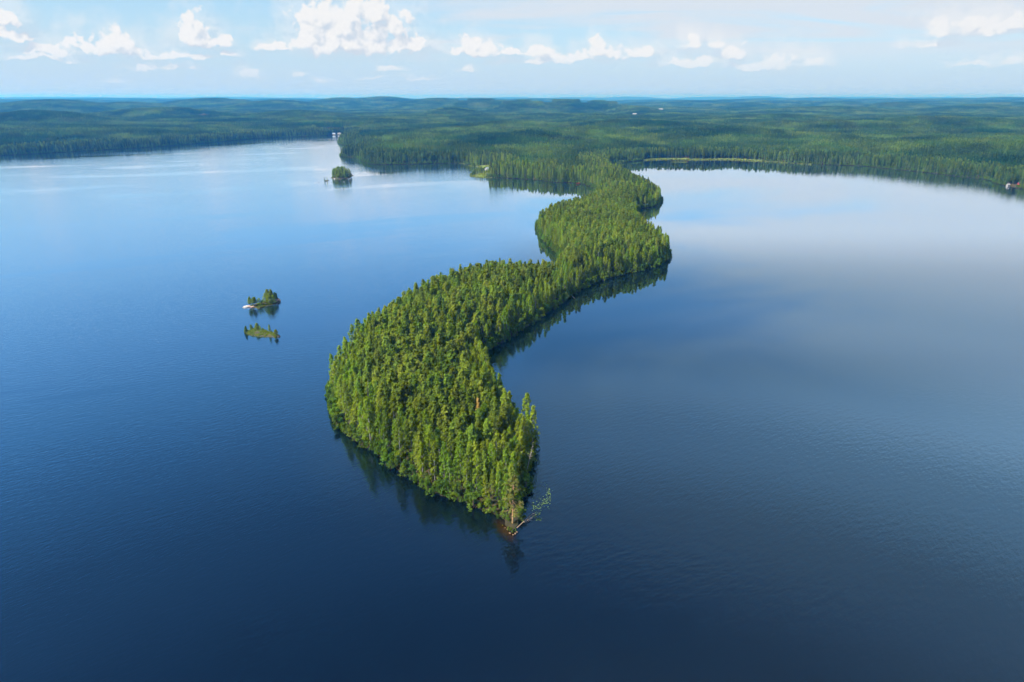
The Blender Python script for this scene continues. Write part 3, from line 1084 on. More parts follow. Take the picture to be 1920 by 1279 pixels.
# the ones that stand out
place_tree('pine_tree', 1, *sp_orange, 0.4, 0.80, 'dead pine with rusty orange needles in the near lobe, farther of two', 'rusty dead pines', crown_mat=M_DEADORANGE)
place_tree('pine_tree', 3, *sp_orange2, 1.9, 0.76, 'dead pine with rusty orange needles in the near lobe, nearer of two', 'rusty dead pines', crown_mat=M_DEADORANGE)
place_tree('spruce_tree', 2, *sp_yellow, 1.1, 0.83, 'dying spruce with ochre yellow top near the right shore', None, crown_mat=M_DEADYELLOW)
place_tree('birch_tree', 0, *sp_birch1, 0.2, 1.15, 'tallest bright green birch standing proud of the left front shore', None)
place_tree('birch_tree', 3, *sp_birch2, 2.2, 1.08, 'full bright green birch over the left shore, nearer the tip', None)
place_tree('birch_tree', 2, *sp_birch3, 0.9, 1.0, 'tall birch leaning over the right shore, the farther of two', 'birches leaning over the right shore', tilt=(0.0, 0.10))
place_tree('birch_tree', 4, *sp_birch4, 1.4, 0.95, 'birch with bare white stem leaning over the right shore, the nearer of two', 'birches leaning over the right shore', tilt=(0.0, 0.14))
for (p_, hh_, lab, rz) in [(sp_snag1, 17.0, 'bare grey dead trunk rising among pines near the left edge', 0.3), (sp_snag2, 17.0, 'bare grey dead pine in the neck before the second lobe', 2.0), (sp_snag3, 12.5, 'bare grey dead tree leaning out over the right shore', 4.2),
                          (special(930, 792, 15.5), 15.5, 'bare grey dead trunk among pines above the right shore', 1.2), (special(1122, 470, 16.0), 16.0, 'bare grey dead trunk at the front of the second lobe', 5.1)]:
    e_ = empty('dead_tree', p_, rz)
    if 'leaning' in lab:
        e_.rotation_euler = (0.0, 0.2, 0.3)
    sv, sf = shape_snag(rs(int(rz * 10)), hh_)
    sv = sv * np.array([0.7, 0.7, 1.0])
    k0 = 15
    mesh_obj('trunk', sv[:k0], sf[sf.max(1) < k0], M_GREY, e_, smooth=True)
    mesh_obj('branches', sv[k0:], sf[sf.min(1) >= k0] - k0, M_GREY, e_)['kind'] = 'stuff'
    tag(e_, lab, 'dead tree')


# ------------------------------------------------------------------ tip: sparse pine, fallen tree, stones, lily pads
def branchy_pine(x_, y_, z_):
    r = rs(777)
    e_ = empty('pine_tree', (x_, y_, z_))
    h_ = 15.5
    tr = tube([(0, 0, -0.4), (0.1, 0, 5), (0.25, 0.1, 10), (0.3, 0.1, h_)], [0.24, 0.20, 0.13, 0.03], 7)
    mesh_obj('trunk', *tr, M_TIPBARK, e_, smooth=True)
    br, C, S, N = [], [], [], []
    for i in range(46):
        t = 0.26 + 0.72 * (i + r.random()) / 46
        q = (t - 0.26) / 0.74
        a = r.random() * 6.28
        L = (3.6 * (1 - q) ** 0.6 + 0.5) * r.uniform(0.55, 1.1)
        b0 = np.array([0.25 * t, 0.1 * t, h_ * t])
        d = np.array([math.cos(a), math.sin(a), 0])
        tip = b0 + d * L + np.array([0, 0, r.uniform(-0.12, 0.3) * L])
        br.append(tube([b0, (b0 + tip) / 2 + (0, 0, 0.15), tip], [0.075, 0.05, 0.02], 4))
        nf = 8 if q < 0.35 else 16
        for _ in range(nf):
            s = r.uniform(0.6, 1.05)
            C.append(b0 + (tip - b0) * s + r.normal(0, 0.22, 3))
            S.append(0.42 * r.uniform(0.7, 1.2))
            N.append(d * 0.5 + np.array([0, 0, 0.9]))
    bo = mesh_obj('branches', *join(br), M_TIPBARK, e_)
    bo['kind'] = 'stuff'
    v_, f_, t_ = flakes(np.array(C), np.array(S), np.array(N), r)
    mesh_obj('crown', v_, f_, M_PALE, e_, attr={'tint': t_})
    tag(e_, 'sparse pine with bare orange trunk and branches on the very tip', 'pine')


branchy_pine(xt, yt, h1(xt, yt))

fx0, fy0 = gp(972, 986, 0.4)
fx1, fy1 = gp(1000, 962, 1.0)
e_ = empty('fallen_tree', (fx0, fy0, 0.35))
L = math.hypot(fx1 - fx0, fy1 - fy0)
du = np.array([(fx1 - fx0) / L, (fy1 - fy0) / L, 0])
mesh_obj('trunk', *tube([-du * 0.8 + (0, 0, -0.3), du * L * 0.5 + (0, 0, 0.35), du * L + (0, 0, 0.55)], [0.16, 0.12, 0.03], 6), M_TAN, e_, smooth=True)
br, r = [], rs(5)
for i in range(34):
    t = r.uniform(0.25, 1.0)
    b0 = du * L * t + np.array([0, 0, 0.2 + 0.3 * t])
    side = np.array([du[1], -du[0], 0]) * r.choice([-0.35, 1.0, 1.0])
    tip = b0 + side * r.uniform(0.6, 1.6) + du * r.uniform(0, 0.6) + np.array([0, 0, r.uniform(-0.4, 0.15)])
    br.append(tube([b0, (b0 + tip) / 2 + (0, 0, 0.12), tip], [0.04, 0.03, 0.012], 3))
mesh_obj('branches', *join(br), M_TAN, e_)['kind'] = 'stuff'
tag(e_, 'fallen dead tree with dry tan twigs lying in water beside the tip', 'dead tree')

px0, py0 = gp(1066, 551, 0.5)
px1, py1 = gp(1078, 559, 0.2)
e_ = empty('fallen_birch_trunk', (px0, py0, 0.0))
mesh_obj('trunk', *tube([(0, 0, 0.75), ((px1 - px0) * 0.5, (py1 - py0) * 0.5, 0.45), (px1 - px0, py1 - py0, 0.02)], [0.22, 0.19, 0.10], 6), M_WBARK, e_, smooth=True)
mesh_obj('branch_stub', *tube([((px1 - px0) * 0.4, (py1 - py0) * 0.4, 0.45), ((px1 - px0) * 0.4 + 0.3, (py1 - py0) * 0.4, 1.1)], [0.06, 0.02], 4), M_WBARK, e_)
tag(e_, 'white fallen birch trunk jutting from the right bend into dark water', 'log')

# lily pads
m_pad = plain('lily_leaf', (0.08, 0.13, 0.035), 0.8, 0.3, 0.7, 0.1)
ang = np.linspace(0.25, 2 * math.pi - 0.25, 11)
pv = [(0, 0, 0)] + [(math.cos(a) * 0.3, math.sin(a) * 0.3, 0.012 * (i % 2)) for i, a in enumerate(ang)]
pf = [(0, i, i + 1) for i in range(1, 11)]
pad0 = mesh_obj('lily_pad', pv, pf, m_pad)
pads = []
r = rs(9)
for (u, v, su, sv, nn) in [(1029, 926, 5, 9, 34), (1022, 940, 8, 8, 32), (1010, 950, 8, 9, 28), (1008, 968, 7, 7, 22), (1010, 974, 5, 2.2, 24), (1000, 945, 4, 8, 10), (1017, 910, 6, 5, 8)]:
    for _ in range(nn):
        pads.append(gp(u + r.normal(0, su * 0.62), v + r.normal(0, sv * 0.62)))
pads = [p_ for p_, d_ in zip(pads, sdf([q_[0] for q_ in pads], [q_[1] for q_ in pads])) if d_ < -0.8]
for i, (x_, y_) in enumerate(pads):
    o = pad0 if i == 0 else pad0.copy()
    if i:
        COL.objects.link(o)
    s = r.uniform(0.4, 0.8)
    o.location = (x_, y_, 0.012 + 0.004 * (i % 5))
    o.rotation_euler = (0, 0, r.random() * 6.28)
    o.scale = (s, s, 1)
    near = y_ < gp(1010, 966)[1]
    tag(o, 'pale green lily pad in the dense clump beside the fallen tree' if near else 'pale green lily pad in the loose drift off the right of the tip', 'lily pad', 'lily pads beside the fallen tree' if near else 'lily pads drifting off the tip')


# stones
def stone(x_, y_, z_, sx, sy, sz, mat, seed, label, group=None, cat='boulder', name='boulder'):
    r = rs(seed)
    import bmesh
    bm = bmesh.new()
    bmesh.ops.create_icosphere(bm, subdivisions=3, radius=1.0)
    for v in bm.verts:
        c = v.co
        nz = float(pnoise(c.x * 1.3 + seed, c.y * 1.3 + c.z * 0.9)) * 0.22 + float(pnoise(c.x * 3 + seed, c.z * 3 + c.y)) * 0.08
        v.co = c * (1 + nz)
        v.co.x *= sx
        v.co.y *= sy
        v.co.z *= sz
    me = bpy.data.meshes.new(name)
    bm.to_mesh(me)
    bm.free()
    me.materials.append(mat)
    o = bpy.data.objects.new(name, me)
    COL.objects.link(o)
    o.location = (x_, y_, z_)
    o.rotation_euler = (0, 0, r.random() * 3)
    tag(o, label, cat, group)
    return o


m_white = plain('pale_granite', (0.50, 0.48, 0.46), 0.85, 0.15, 0.8)
m_pink = plain('pink_granite', (0.45, 0.31, 0.26), 0.85, 0.2, 0.8)
m_dark = plain('wet_dark_stone', (0.10, 0.085, 0.08), 0.7, 0.3, 0.8)
m_sand = plain('sandy_stone', (0.20, 0.14, 0.08), 0.9, 0.25, 1.0)
for i, (u, v, s) in enumerate([(956, 1000, 0.32), (962, 1003, 0.25), (966, 1001, 0.35), (951, 993, 0.25), (947, 990, 0.2), (969, 998, 0.3)]):
    x_, y_ = gp(u, v, 0)
    stone(x_, y_, 0.05, s, s * 0.8, s * 0.55, m_sand, 300 + i, 'small tan shore stone at the very tip', 'shore stones at the tip')


# ------------------------------------------------------------------ islets
def islet(pxs, hmax, mat, label, seed):
    """low mound whose waterline follows the given picture points"""
    P_ = np.array([gp(u, v) for u, v in pxs])
    P_ = np.array(chaikin([*map(tuple, P_), tuple(P_[0])]))[:-1]
    c = P_.mean(0)
    V_, F_ = [], []
    rings = [(1.12, -0.8), (1.0, 0.0), (0.9, 0.35), (0.65, 0.75), (0.3, 1.0)]
    k = len(P_)
    for (s, q) in rings:
        for j, p in enumerate(P_):
            pp = c + (p - c) * s
            zq = hmax * q * (1 + 0.5 * float(pnoise(pp[0] * 0.3 + seed, pp[1] * 0.3))) if q > 0 else q
            V_.append((pp[0], pp[1], zq))
    V_.append((c[0], c[1], hmax))
    for i in range(len(rings) - 1):
        for j in range(k):
            F_.append((i * k + j, i * k + (j + 1) % k, (i + 1) * k + (j + 1) % k, (i + 1) * k + j))
    for j in range(k):
        F_.append(((len(rings) - 1) * k + j, (len(rings) - 1) * k + (j + 1) % k, len(V_) - 1))
    return tag(mesh_obj('islet', V_, F_, mat, smooth=True), label, kind='structure')


m_islet = plain('mossy_islet_soil', (0.060, 0.058, 0.022), 0.95, 0.35, 0.25)
islet([(470, 574), (476, 578), (488, 579), (497, 575), (510, 572), (521, 569), (524, 564), (516, 561), (503, 562), (492, 566), (480, 569)], 0.8, m_islet, 'mossy ground of the rocky wooded islet', 1)
islet([(457, 622), (463, 627), (475, 630), (490, 631.5), (505, 632.5), (518, 633), (523, 631), (516, 626), (506, 622), (494, 620), (482, 616), (468, 619)], 0.6, m_islet, 'mossy ground of the flat grassy islet', 2)
islet([(620, 334), (626, 336.2), (638, 336.5), (650, 335.2), (659, 333.5), (660, 329), (650, 327.5), (636, 327.5), (624, 329.5)], 1.4, m_islet, 'ground of the round wooded islet', 3)
islet([(607, 340), (611, 341.4), (615, 340), (614, 338), (609, 338.4)], 0.5, m_islet, 'ground of the tiny islet beside the round one', 4)


def isle_tree(kn, k, u, v, s, label, group=None, zg=0.5):
    x_, y_ = gp(u, v, zg)
    sc_ = s if hasattr(s, '__len__') else s
    return place_tree(kn, k, x_, y_, zg - 0.25, random.random() * 6, sc_, label, group)


# base picture point, height given as scale of an 18 m tree
A = 'islet with the white boulder'
isle_tree('pine_tree', 0, 469, 573.5, (0.62, 0.62, 0.33), 'tall narrow pine beside the white boulder on the rocky islet')
isle_tree('pine_tree', 2, 476.5, 573.5, (0.72, 0.72, 0.30), 'second small pine behind the pink boulders of the rocky islet')
isle_tree('birch_tree', 1, 473, 574, (0.55, 0.55, 0.25), 'small light birch between the two small pines of the rocky islet')
isle_tree('birch_tree', 2, 486, 573, (0.6, 0.6, 0.26), 'slim birch in the gap at the middle of the rocky islet')
isle_tree('alder_bush', 1, 492, 572.5, 0.7, 'dark bush at the middle of the rocky islet')
isle_tree('birch_tree', 3, 498, 568, (0.85, 0.85, 0.38), 'broad birch at the left of the tall clump, rocky islet')
isle_tree('pine_tree', 4, 503, 566.5, (0.85, 0.85, 0.45), 'tallest pine in the clump on the rocky islet')
isle_tree('birch_tree', 5, 505, 569, (0.8, 0.8, 0.36), 'birch with white stem in front of the clump, rocky islet')
isle_tree('pine_tree', 5, 510, 566.5, (0.85, 0.85, 0.42), 'pine at the right of the clump on the rocky islet')
isle_tree('birch_tree', 0, 513, 568, (0.8, 0.8, 0.33), 'rounded birch at the right front of the clump, rocky islet')
isle_tree('spruce_tree', 0, 520, 564, (0.40, 0.40, 0.28), 'small dark spruce at the right end of the rocky islet')
isle_tree('pine_tree', 6, 516, 565, (0.5, 0.5, 0.34), 'dark pine just left of the end spruce, rocky islet')
x_, y_ = gp(462, 575.5)
stone(x_, y_, 0.1, 2.3, 1.6, 0.6, m_white, 21, 'large white bare boulder at the left end of the rocky islet')
x_, y_ = gp(467.5, 575)
stone(x_, y_, 0.15, 1.5, 1.2, 0.6, m_pink, 22, 'pinkish boulder next to the white one on the rocky islet')
x_, y_ = gp(475, 575.5)
stone(x_, y_, 0.2, 1.7, 1.2, 0.6, m_pink, 23, 'flat pinkish boulder under the small pines of the rocky islet')
x_, y_ = gp(519.5, 565.5)
stone(x_, y_, 0.5, 2.2, 1.8, 1.3, m_pink, 24, 'brown boulder at the right end of the rocky islet')
x_, y_ = gp(523, 567)
stone(x_, y_, 0.2, 1.0, 1.0, 1.0, m_dark, 25, 'dark wet boulder at the right end of the rocky islet')

isle_tree('spruce_tree', 1, 461.5, 622, (0.5, 0.5, 0.19), 'small bushy spruce at the left end of the flat grassy islet')
isle_tree('pine_tree', 1, 483, 619, (0.58, 0.58, 0.23), 'tallest small pine at the middle of the flat grassy islet')
isle_tree('birch_tree', 0, 488.5, 620, (0.30, 0.30, 0.17), 'slim sapling right of the tallest pine, flat grassy islet')
isle_tree('pine_tree', 5, 506, 623.5, (0.30, 0.30, 0.24), 'lone small pine with bare stem on the flat grassy islet')
isle_tree('pine_tree', 7, 517.5, 629.5, (0.46, 0.46, 0.19), 'leaning small pine at the right end of the flat grassy islet')
isle_tree('alder_bush', 2, 471, 617.5, 0.5, 'low bush behind the left part of the flat grassy islet')
isle_tree('alder_bush', 3, 493, 620, 0.42, 'low bush at the middle of the flat grassy islet')
isle_tree('alder_bush', 4, 509, 624, 0.32, 'low shrub beside the lone pine, flat grassy islet')
x_, y_ = gp(522.5, 631)
stone(x_, y_, 0.1, 0.8, 0.7, 0.7, m_dark, 26, 'dark stone at the right end of the flat grassy islet')

r = rs(31)
for i in range(56):
    t = r.random() * 6.28
    q = math.sqrt(r.random())
    u = 640.5 + 18 * q * math.cos(t)
    v = 331.8 + 3.0 * q * math.sin(t)
    kn = ['birch_tree', 'birch_tree', 'alder_bush', 'pine_tree', 'birch_tree', 'alder_bush', 'birch_tree'][i % 7]
    isle_tree(kn, i, u, v, tuple(f_ * (0.78 + 0.2 * r.random()) * (1 - 0.28 * q ** 2) for f_ in (1.25, 1.25, 1.0)) if kn != 'alder_bush' else 1.2,
              LOOK[kn] + ' on the round wooded islet', LOOK[kn] + ' group of the round islet', 1.0)
isle_tree('spruce_tree', 2, 609, 340, (0.5, 0.5, 0.34), 'tiny spruce on the tiny islet beside the round one')
isle_tree('birch_tree', 4, 613.5, 339.5, (0.35, 0.35, 0.36), 'thin bare sapling on the tiny islet beside the round one')
for i, (u, v, s, mt, lab) in enumerate([(627.5, 335.8, 1.3, m_white, 'white boulder on the front shore of the round islet'), (645, 341, 0.8, m_white, 'small white rock in water in front of the round islet'),
                                        (658, 331, 1.5, m_dark, 'dark rock off the right end of the round islet'), (661.5, 329.2, 1.3, m_dark, 'outer dark rock off the right end of the round islet'),
                                        (615.5, 338.7, 1.2, m_dark, 'dark rock at the right of the tiny islet'), (597.5, 342.5, 0.9, m_dark, 'lone dark rock left of the tiny islet'),
                                        (591, 343.8, 0.8, m_white, 'outermost pale rock left of the tiny islet')]):
    x_, y_ = gp(u, v)
    stone(x_, y_, 0.1, s, s * 0.8, s * 0.6, mt, 60 + i, lab)


def sedge(name, pts, zs, label, hgt, seed, spread=0.35):
    """tufts of grass blades as one mass"""
    r = rs(seed)
    k = len(pts)
    nb = 3
    C = np.repeat(np.c_[pts, zs], nb, 0)
    kk = len(C)
    a = r.random(kk) * 6.28
    w = np.c_[np.cos(a), np.sin(a), np.zeros(kk)] * (spread * r.uniform(0.6, 1.3, kk))[:, None]
    C = C + np.c_[r.normal(0, spread, (kk, 2)), np.zeros(kk)]
    hg = np.broadcast_to(hgt, (kk,))
    up = np.c_[r.normal(0, 0.25, (kk, 2)) * hg[:, None], hg * r.uniform(0.6, 1.3, kk)]
    v = np.stack([C - w, C + w, C + up + w * 0.2, C + up - w * 0.2], 1).reshape(-1, 3)
    f = np.arange(4 * kk).reshape(kk, 4)
    return tag(mesh_obj(name, v, f, M_SEDGE, attr={'tint': np.repeat(r.random(kk), 4)}), label, kind='stuff')


def in_poly(pxs, n_, seed, pull=0.97):
    P_ = np.array([gp(u, v) for u, v in pxs])
    r = rs(seed)
    lo, hi = P_.min(0), P_.max(0)
    q = lo + r.random((n_ * 3, 2)) * (hi - lo)
    B = np.roll(P_, -1, 0)
    c = np.zeros(len(q), bool)
    for a, b_ in zip(P_, B):
        cond = (a[1] > q[:, 1]) != (b_[1] > q[:, 1])
        xi = a[0] + (q[:, 1] - a[1]) * (b_[0] - a[0]) / (b_[1] - a[1] + 1e-12)
        c ^= cond & (q[:, 0] < xi)
    return q[c][:n_]


pts = in_poly([(458, 622), (463, 626), (475, 629), (490, 630.5), (505, 631.5), (518, 632), (522, 630.5), (514, 626), (504, 622.5), (494, 620.5), (482, 616.5), (468, 619)], 1500, 71)
lump = fbm(pts[:, 0], pts[:, 1], 3.2, 2, 5)
pts, lump = pts[lump > -0.04], lump[lump > -0.04]
sedge('sedge', pts, 0.15 + 0.35 * np.maximum(lump, 0), 'yellow-green sedge covering the flat islet', 0.55 + 0.9 * np.repeat(np.maximum(lump, 0), 3), 72, 0.26)
pts = in_poly([(481, 577), (488, 578.5), (497, 574.5), (510, 571), (514, 568), (500, 568), (488, 572)], 700, 73)
sedge('sedge', pts, np.full(len(pts), 0.3), 'yellow-green sedge on the front bank of the rocky islet', 0.45, 74, 0.22)
# reed belt along the far shore of the right lake, and by the meadow point
r = rs(75)
uu = r.uniform(1205, 1520, 9000)
q = np.array([gp(u, v) for u, v in zip(uu, r.uniform(296, 309.5, 9000))])
d_ = sdf(q[:, 0], q[:, 1])
w_ = np.where(uu < 1420, 11, 5)
q = q[(d_ > -3.0) & (d_ < w_)]
sedge('reeds', q, np.zeros(len(q)), 'pale green reed belt along the far shore of the right lake', 1.6, 76, 1.1)
q = np.array([gp(u, v) for u, v in zip(r.uniform(855, 935, 3000), r.uniform(304, 334, 3000))])
d_ = sdf(q[:, 0], q[:, 1])
q = q[((d_ > -4) & (d_ < 2.5)) | (in_clear(q[:, 0], q[:, 1]) & (d_ > 0))]
sedge('reeds', q, np.maximum(height(q[:, 0], q[:, 1]) - 0.1, 0), 'bright reeds and grass around the meadow point', 0.9, 77, 0.7)
# tiny reed islet in front of the right far shore
q = in_poly([(1258, 304.2), (1272, 304.8), (1289, 304.8), (1286, 303.6), (1262, 303.4)], 220, 78)
sedge('reeds', q, np.zeros(len(q)), 'dark floating reed patch off the far shore of the right lake', 0.8, 79, 0.8)


# ------------------------------------------------------------------ small buildings
m_wallw = plain('white_paint', (0.40, 0.39, 0.37), 0.7, 0.06, 0.5)
m_wallr = plain('falu_red_paint', (0.30, 0.055, 0.04), 0.8, 0.1, 0.5)
m_pale = plain('weathered_pale_wall', (0.34, 0.33, 0.32), 0.8, 0.1, 0.5)
m_roofg = plain('grey_blue_roof', (0.34, 0.42, 0.50), 0.5, 0.08, 0.5)
m_roofd = plain('dark_roof', (0.06, 0.06, 0.065), 0.6, 0.1, 0.5)
m_glass = plain('window_glass', (0.03, 0.04, 0.05), 0.1, 0.05, 0.5, 0.8)


def cabin(x_, y_, z_, w, d, hw, rise, wall, roof, rz, label, name='cabin'):
    e_ = empty(name, (x_, y_, z_), rz)
    a, b_ = w / 2, d / 2
    V_ = [(-a, -b_, -0.5), (a, -b_, -0.5), (a, b_, -0.5), (-a, b_, -0.5), (-a, -b_, hw), (a, -b_, hw), (a, b_, hw), (-a, b_, hw), (-a, 0, hw + rise), (a, 0, hw + rise)]
    mesh_obj('wall', V_, [(0, 1, 5, 4), (2, 3, 7, 6), (1, 2, 6, 9, 5), (3, 0, 4, 8, 7), (3, 2, 1, 0)], wall, e_)
    o_ = 0.4
    for s in (-1, 1):
        y0, z0 = s * (b_ + o_), hw - o_ * rise / b_ + 0.05
        R = [(-a - o_, y0, z0), (a + o_, y0, z0), (a + o_, 0, hw + rise + 0.05), (-a - o_, 0, hw + rise + 0.05)]
        R2 = [(p[0], p[1], p[2] + 0.15) for p in R]
        mesh_obj('roof_slope', R + R2, [(0, 1, 2, 3), (7, 6, 5, 4), (0, 4, 5, 1), (1, 5, 6, 2), (2, 6, 7, 3), (3, 7, 4, 0)], roof, e_)

    def panel(nm, cx_, wd, z0, z1, mat):
        y0 = -b_ - 0.04
        P_ = [(cx_ - wd / 2, y0, z0), (cx_ + wd / 2, y0, z0), (cx_ + wd / 2, y0, z1), (cx_ - wd / 2, y0, z1)]
        Q = [(p[0], p[1] + 0.03, p[2]) for p in P_]
        mesh_obj(nm, P_ + Q, [(0, 1, 2, 3), (0, 4, 5, 1), (1, 5, 6, 2), (2, 6, 7, 3), (3, 7, 4, 0)], mat, e_)
    panel('door', 0.0, 0.95, 0.0, 2.0, m_roofd)
    panel('window', -a * 0.6, 1.2, 0.9, 2.0, m_glass)
    panel('window', a * 0.6, 1.2, 0.9, 2.0, m_glass)
    ch = [(0.6 + sx * 0.3, b_ * 0.3 + sy * 0.3, zz_) for zz_ in (hw + rise * 0.4, hw + rise + 0.9) for sx, sy in ((-1, -1), (1, -1), (1, 1), (-1, 1))]
    mesh_obj('chimney', ch, [(4, 5, 6, 7), (0, 1, 5, 4), (1, 2, 6, 5), (2, 3, 7, 6), (3, 0, 4, 7)], m_dark, e_)
    tag(e_, label, 'cabin')


BUILT = []


def put(u, v, zg, *args, **kw):
    x_, y_ = gp(u, v, zg)
    z_ = max(h1(x_, y_), 0.4)
    BUILT.append((x_, y_))
    cabin(x_, y_, z_, *args, **kw)


put(636, 252, 1.5, 10, 7, 2.6, 1.8, m_wallw, m_pale, 0.15, 'bright white house on the far shore behind the wooded point')
put(626.5, 252.4, 1.5, 9, 6, 2.6, 2.0, m_pale, m_roofg, -0.1, 'grey roofed house left of the white house on the far shore')
put(629, 244, 8, 10, 7, 3.5, 2.2, m_pale, m_roofg, 0.2, 'pale house among trees above the far shore')
put(913, 320.5, 0.8, 9, 6, 2.6, 2.2, m_wallw, m_roofg, 1.2, 'small blue-grey roofed cabin on the meadow point')
put(1890, 348, 0.8, 3.4, 3, 1.7, 1.0, m_pale, m_pale, 0.2, 'small white boathouse on the right lake shore')
put(1911, 347.5, 1.5, 4, 3.4, 2.2, 1.3, m_wallr, m_roofd, 0.1, 'small red shed behind the white boathouse')
for (u, v, w, lab) in [(1142, 219, 34, 'long white building in a distant valley'), (1190, 214.5, 26, 'smaller pale building right of the long white one'), (1239, 205, 38, 'pale building farthest off in the distant valley')]:
    dist_ = {1142: 3400, 1190: 3700, 1239: 4900}[u]
    a, e__ = [math.radians(q_) for q_ in pix_dir(u, v)]
    x_, y_ = dist_ * math.sin(a), dist_ * math.cos(a)
    z_ = H + dist_ * math.tan(e__) - 4
    BUILT.append((x_, y_))
    cabin(x_, y_, z_, w * 0.7, 12, 6, 3, m_pale, m_pale, 0.1, lab, 'distant_building')

# red rowing boat on the sandy beach
x_, y_ = gp(1084, 344.6, 0.6)
e_ = empty('rowing_boat', (x_, y_, 0.75), 0.35)
V_, F_ = [], []
for i, t in enumerate(np.linspace(-1, 1, 9)):
    wd = 1.0 * (1 - abs(t) ** 2.4) + 0.04
    for (sy, zz_) in ((-1, 0.75), (-0.75, 0.15), (0, -0.15), (0.75, 0.15), (1, 0.75)):
        V_.append((t * 3.2, sy * wd, zz_ + 0.3 * t * t))
for i in range(8):
    for j in range(4):
        F_.append((i * 5 + j, i * 5 + j + 1, i * 5 + 6 + j, i * 5 + 5 + j))
m_red = plain('red_boat_paint', (0.62, 0.07, 0.05), 0.4, 0.08, 0.5)
mesh_obj('hull', V_, F_, m_red, e_, smooth=True)
for t in (-1.2, 0.6):
    bv = [(t + a * 0.16, s * 0.85, 0.55 + k * 0.05) for k in (0, 1) for a, s in ((-1, -1), (1, -1), (1, 1), (-1, 1))]
    mesh_obj('seat', bv, [(0, 1, 2, 3), (4, 5, 6, 7), (0, 1, 5, 4), (1, 2, 6, 5), (2, 3, 7, 6), (3, 0, 4, 7)], m_wallr, e_)
tag(e_, 'red rowing boat pulled up on the sandy shore before the third lobe', 'boat')

# ------------------------------------------------------------------ forests as masses
proto = bpy.data.collections.new('forest_patterns')
PROTO = []


def add_proto(o):
    o.name = 'pattern_%03d' % len(PROTO)
    proto.objects.link(o)
    PROTO.append(o)
    return len(PROTO) - 1


IDX = {}
for kn in NAMES:
    IDX[kn] = [add_proto(t[2]) for t in KINDS[kn]]


# same tree shapes in darker leaf colours, so the shore belt blends inland
M_SHOREPINE = foliage('mainland_pine_needles', (0.046, 0.094, 0.013), (0.135, 0.200, 0.027), 0.27, 0.40)
M_SHORESPRUCE = foliage('mainland_spruce_needles', (0.028, 0.064, 0.013), (0.078, 0.128, 0.024), 0.2, 0.40)
M_SHOREBIRCH = foliage('mainland_birch_leaves', (0.075, 0.145, 0.016), (0.170, 0.245, 0.028), 0.32, 0.40)
IDX2 = {}
for kn, mf_ in zip(NAMES, (M_SHOREPINE, M_SHORESPRUCE, M_SHOREBIRCH, M_BUSH)):
    IDX2[kn] = []
    for t in KINDS[kn]:
        o_ = bpy.data.objects.new(kn, t[2].data.copy())
        o_.data.materials[1] = mf_
        IDX2[kn].append(add_proto(o_))


# simple trees for the far woods, gathered in square stands
def stand_tile(rng, side, n_, birch, size=1.0, fl=44, fsz=0.74):
    V_, F_, T_, o = [], [], [], 0
    g = int(math.sqrt(n_))
    for i in range(g):
        for j in range(g):
            cx_ = (i + 0.5 + rng.uniform(-0.45, 0.45)) / g * side - side / 2
            cy_ = (j + 0.5 + rng.uniform(-0.45, 0.45)) / g * side - side / 2
            h_ = 17.5 * size * rng.uniform(0.72, 1.15)
            b_ = rng.random() < birch
            q = np.sort(rng.random(fl))
            t = 0.22 + 0.78 * q
            rad = (2.1 if b_ else 1.75) * size * (np.sin(np.pi * (0.12 + 0.85 * q)) ** 0.6 if b_ else (1.02 - q) ** 0.7)
            a = rng.random(fl) * 6.283
            rr_ = rad * rng.uniform(0.35, 1.0, fl)
            C = np.c_[cx_ + np.cos(a) * rr_, cy_ + np.sin(a) * rr_, t * h_]
            N = np.c_[np.cos(a), np.sin(a), np.full(fl, 0.9)]
            v, f, _ = flakes(C, (fsz * size * rng.uniform(0.7, 1.25, fl)), N, rng, 0.6)
            V_.append(v)
            F_.append(f + o)
            o += len(v)
            T_.append(np.full(len(v), np.clip((0.75 if b_ else 0.32) + rng.normal(0, 0.22), 0, 1)))
    return np.concatenate(V_), np.concatenate(F_), np.concatenate(T_)


TILE = []
for i in range(8):
    v, f, t = stand_tile(rs(500 + i), 40.0, 121, 0.10 + 0.06 * (i % 4))
    TILE.append(add_proto(mesh_obj('stand', v, f, M_FAR, attr={'tint': t}, link=False)))
FARTILE = []
for i in range(5):
    v, f, t = stand_tile(rs(600 + i), 90.0, 400, 0.15, 1.15, 10, 1.1)
    FARTILE.append(add_proto(mesh_obj('stand', v, f, M_FAR, attr={'tint': t}, link=False)))


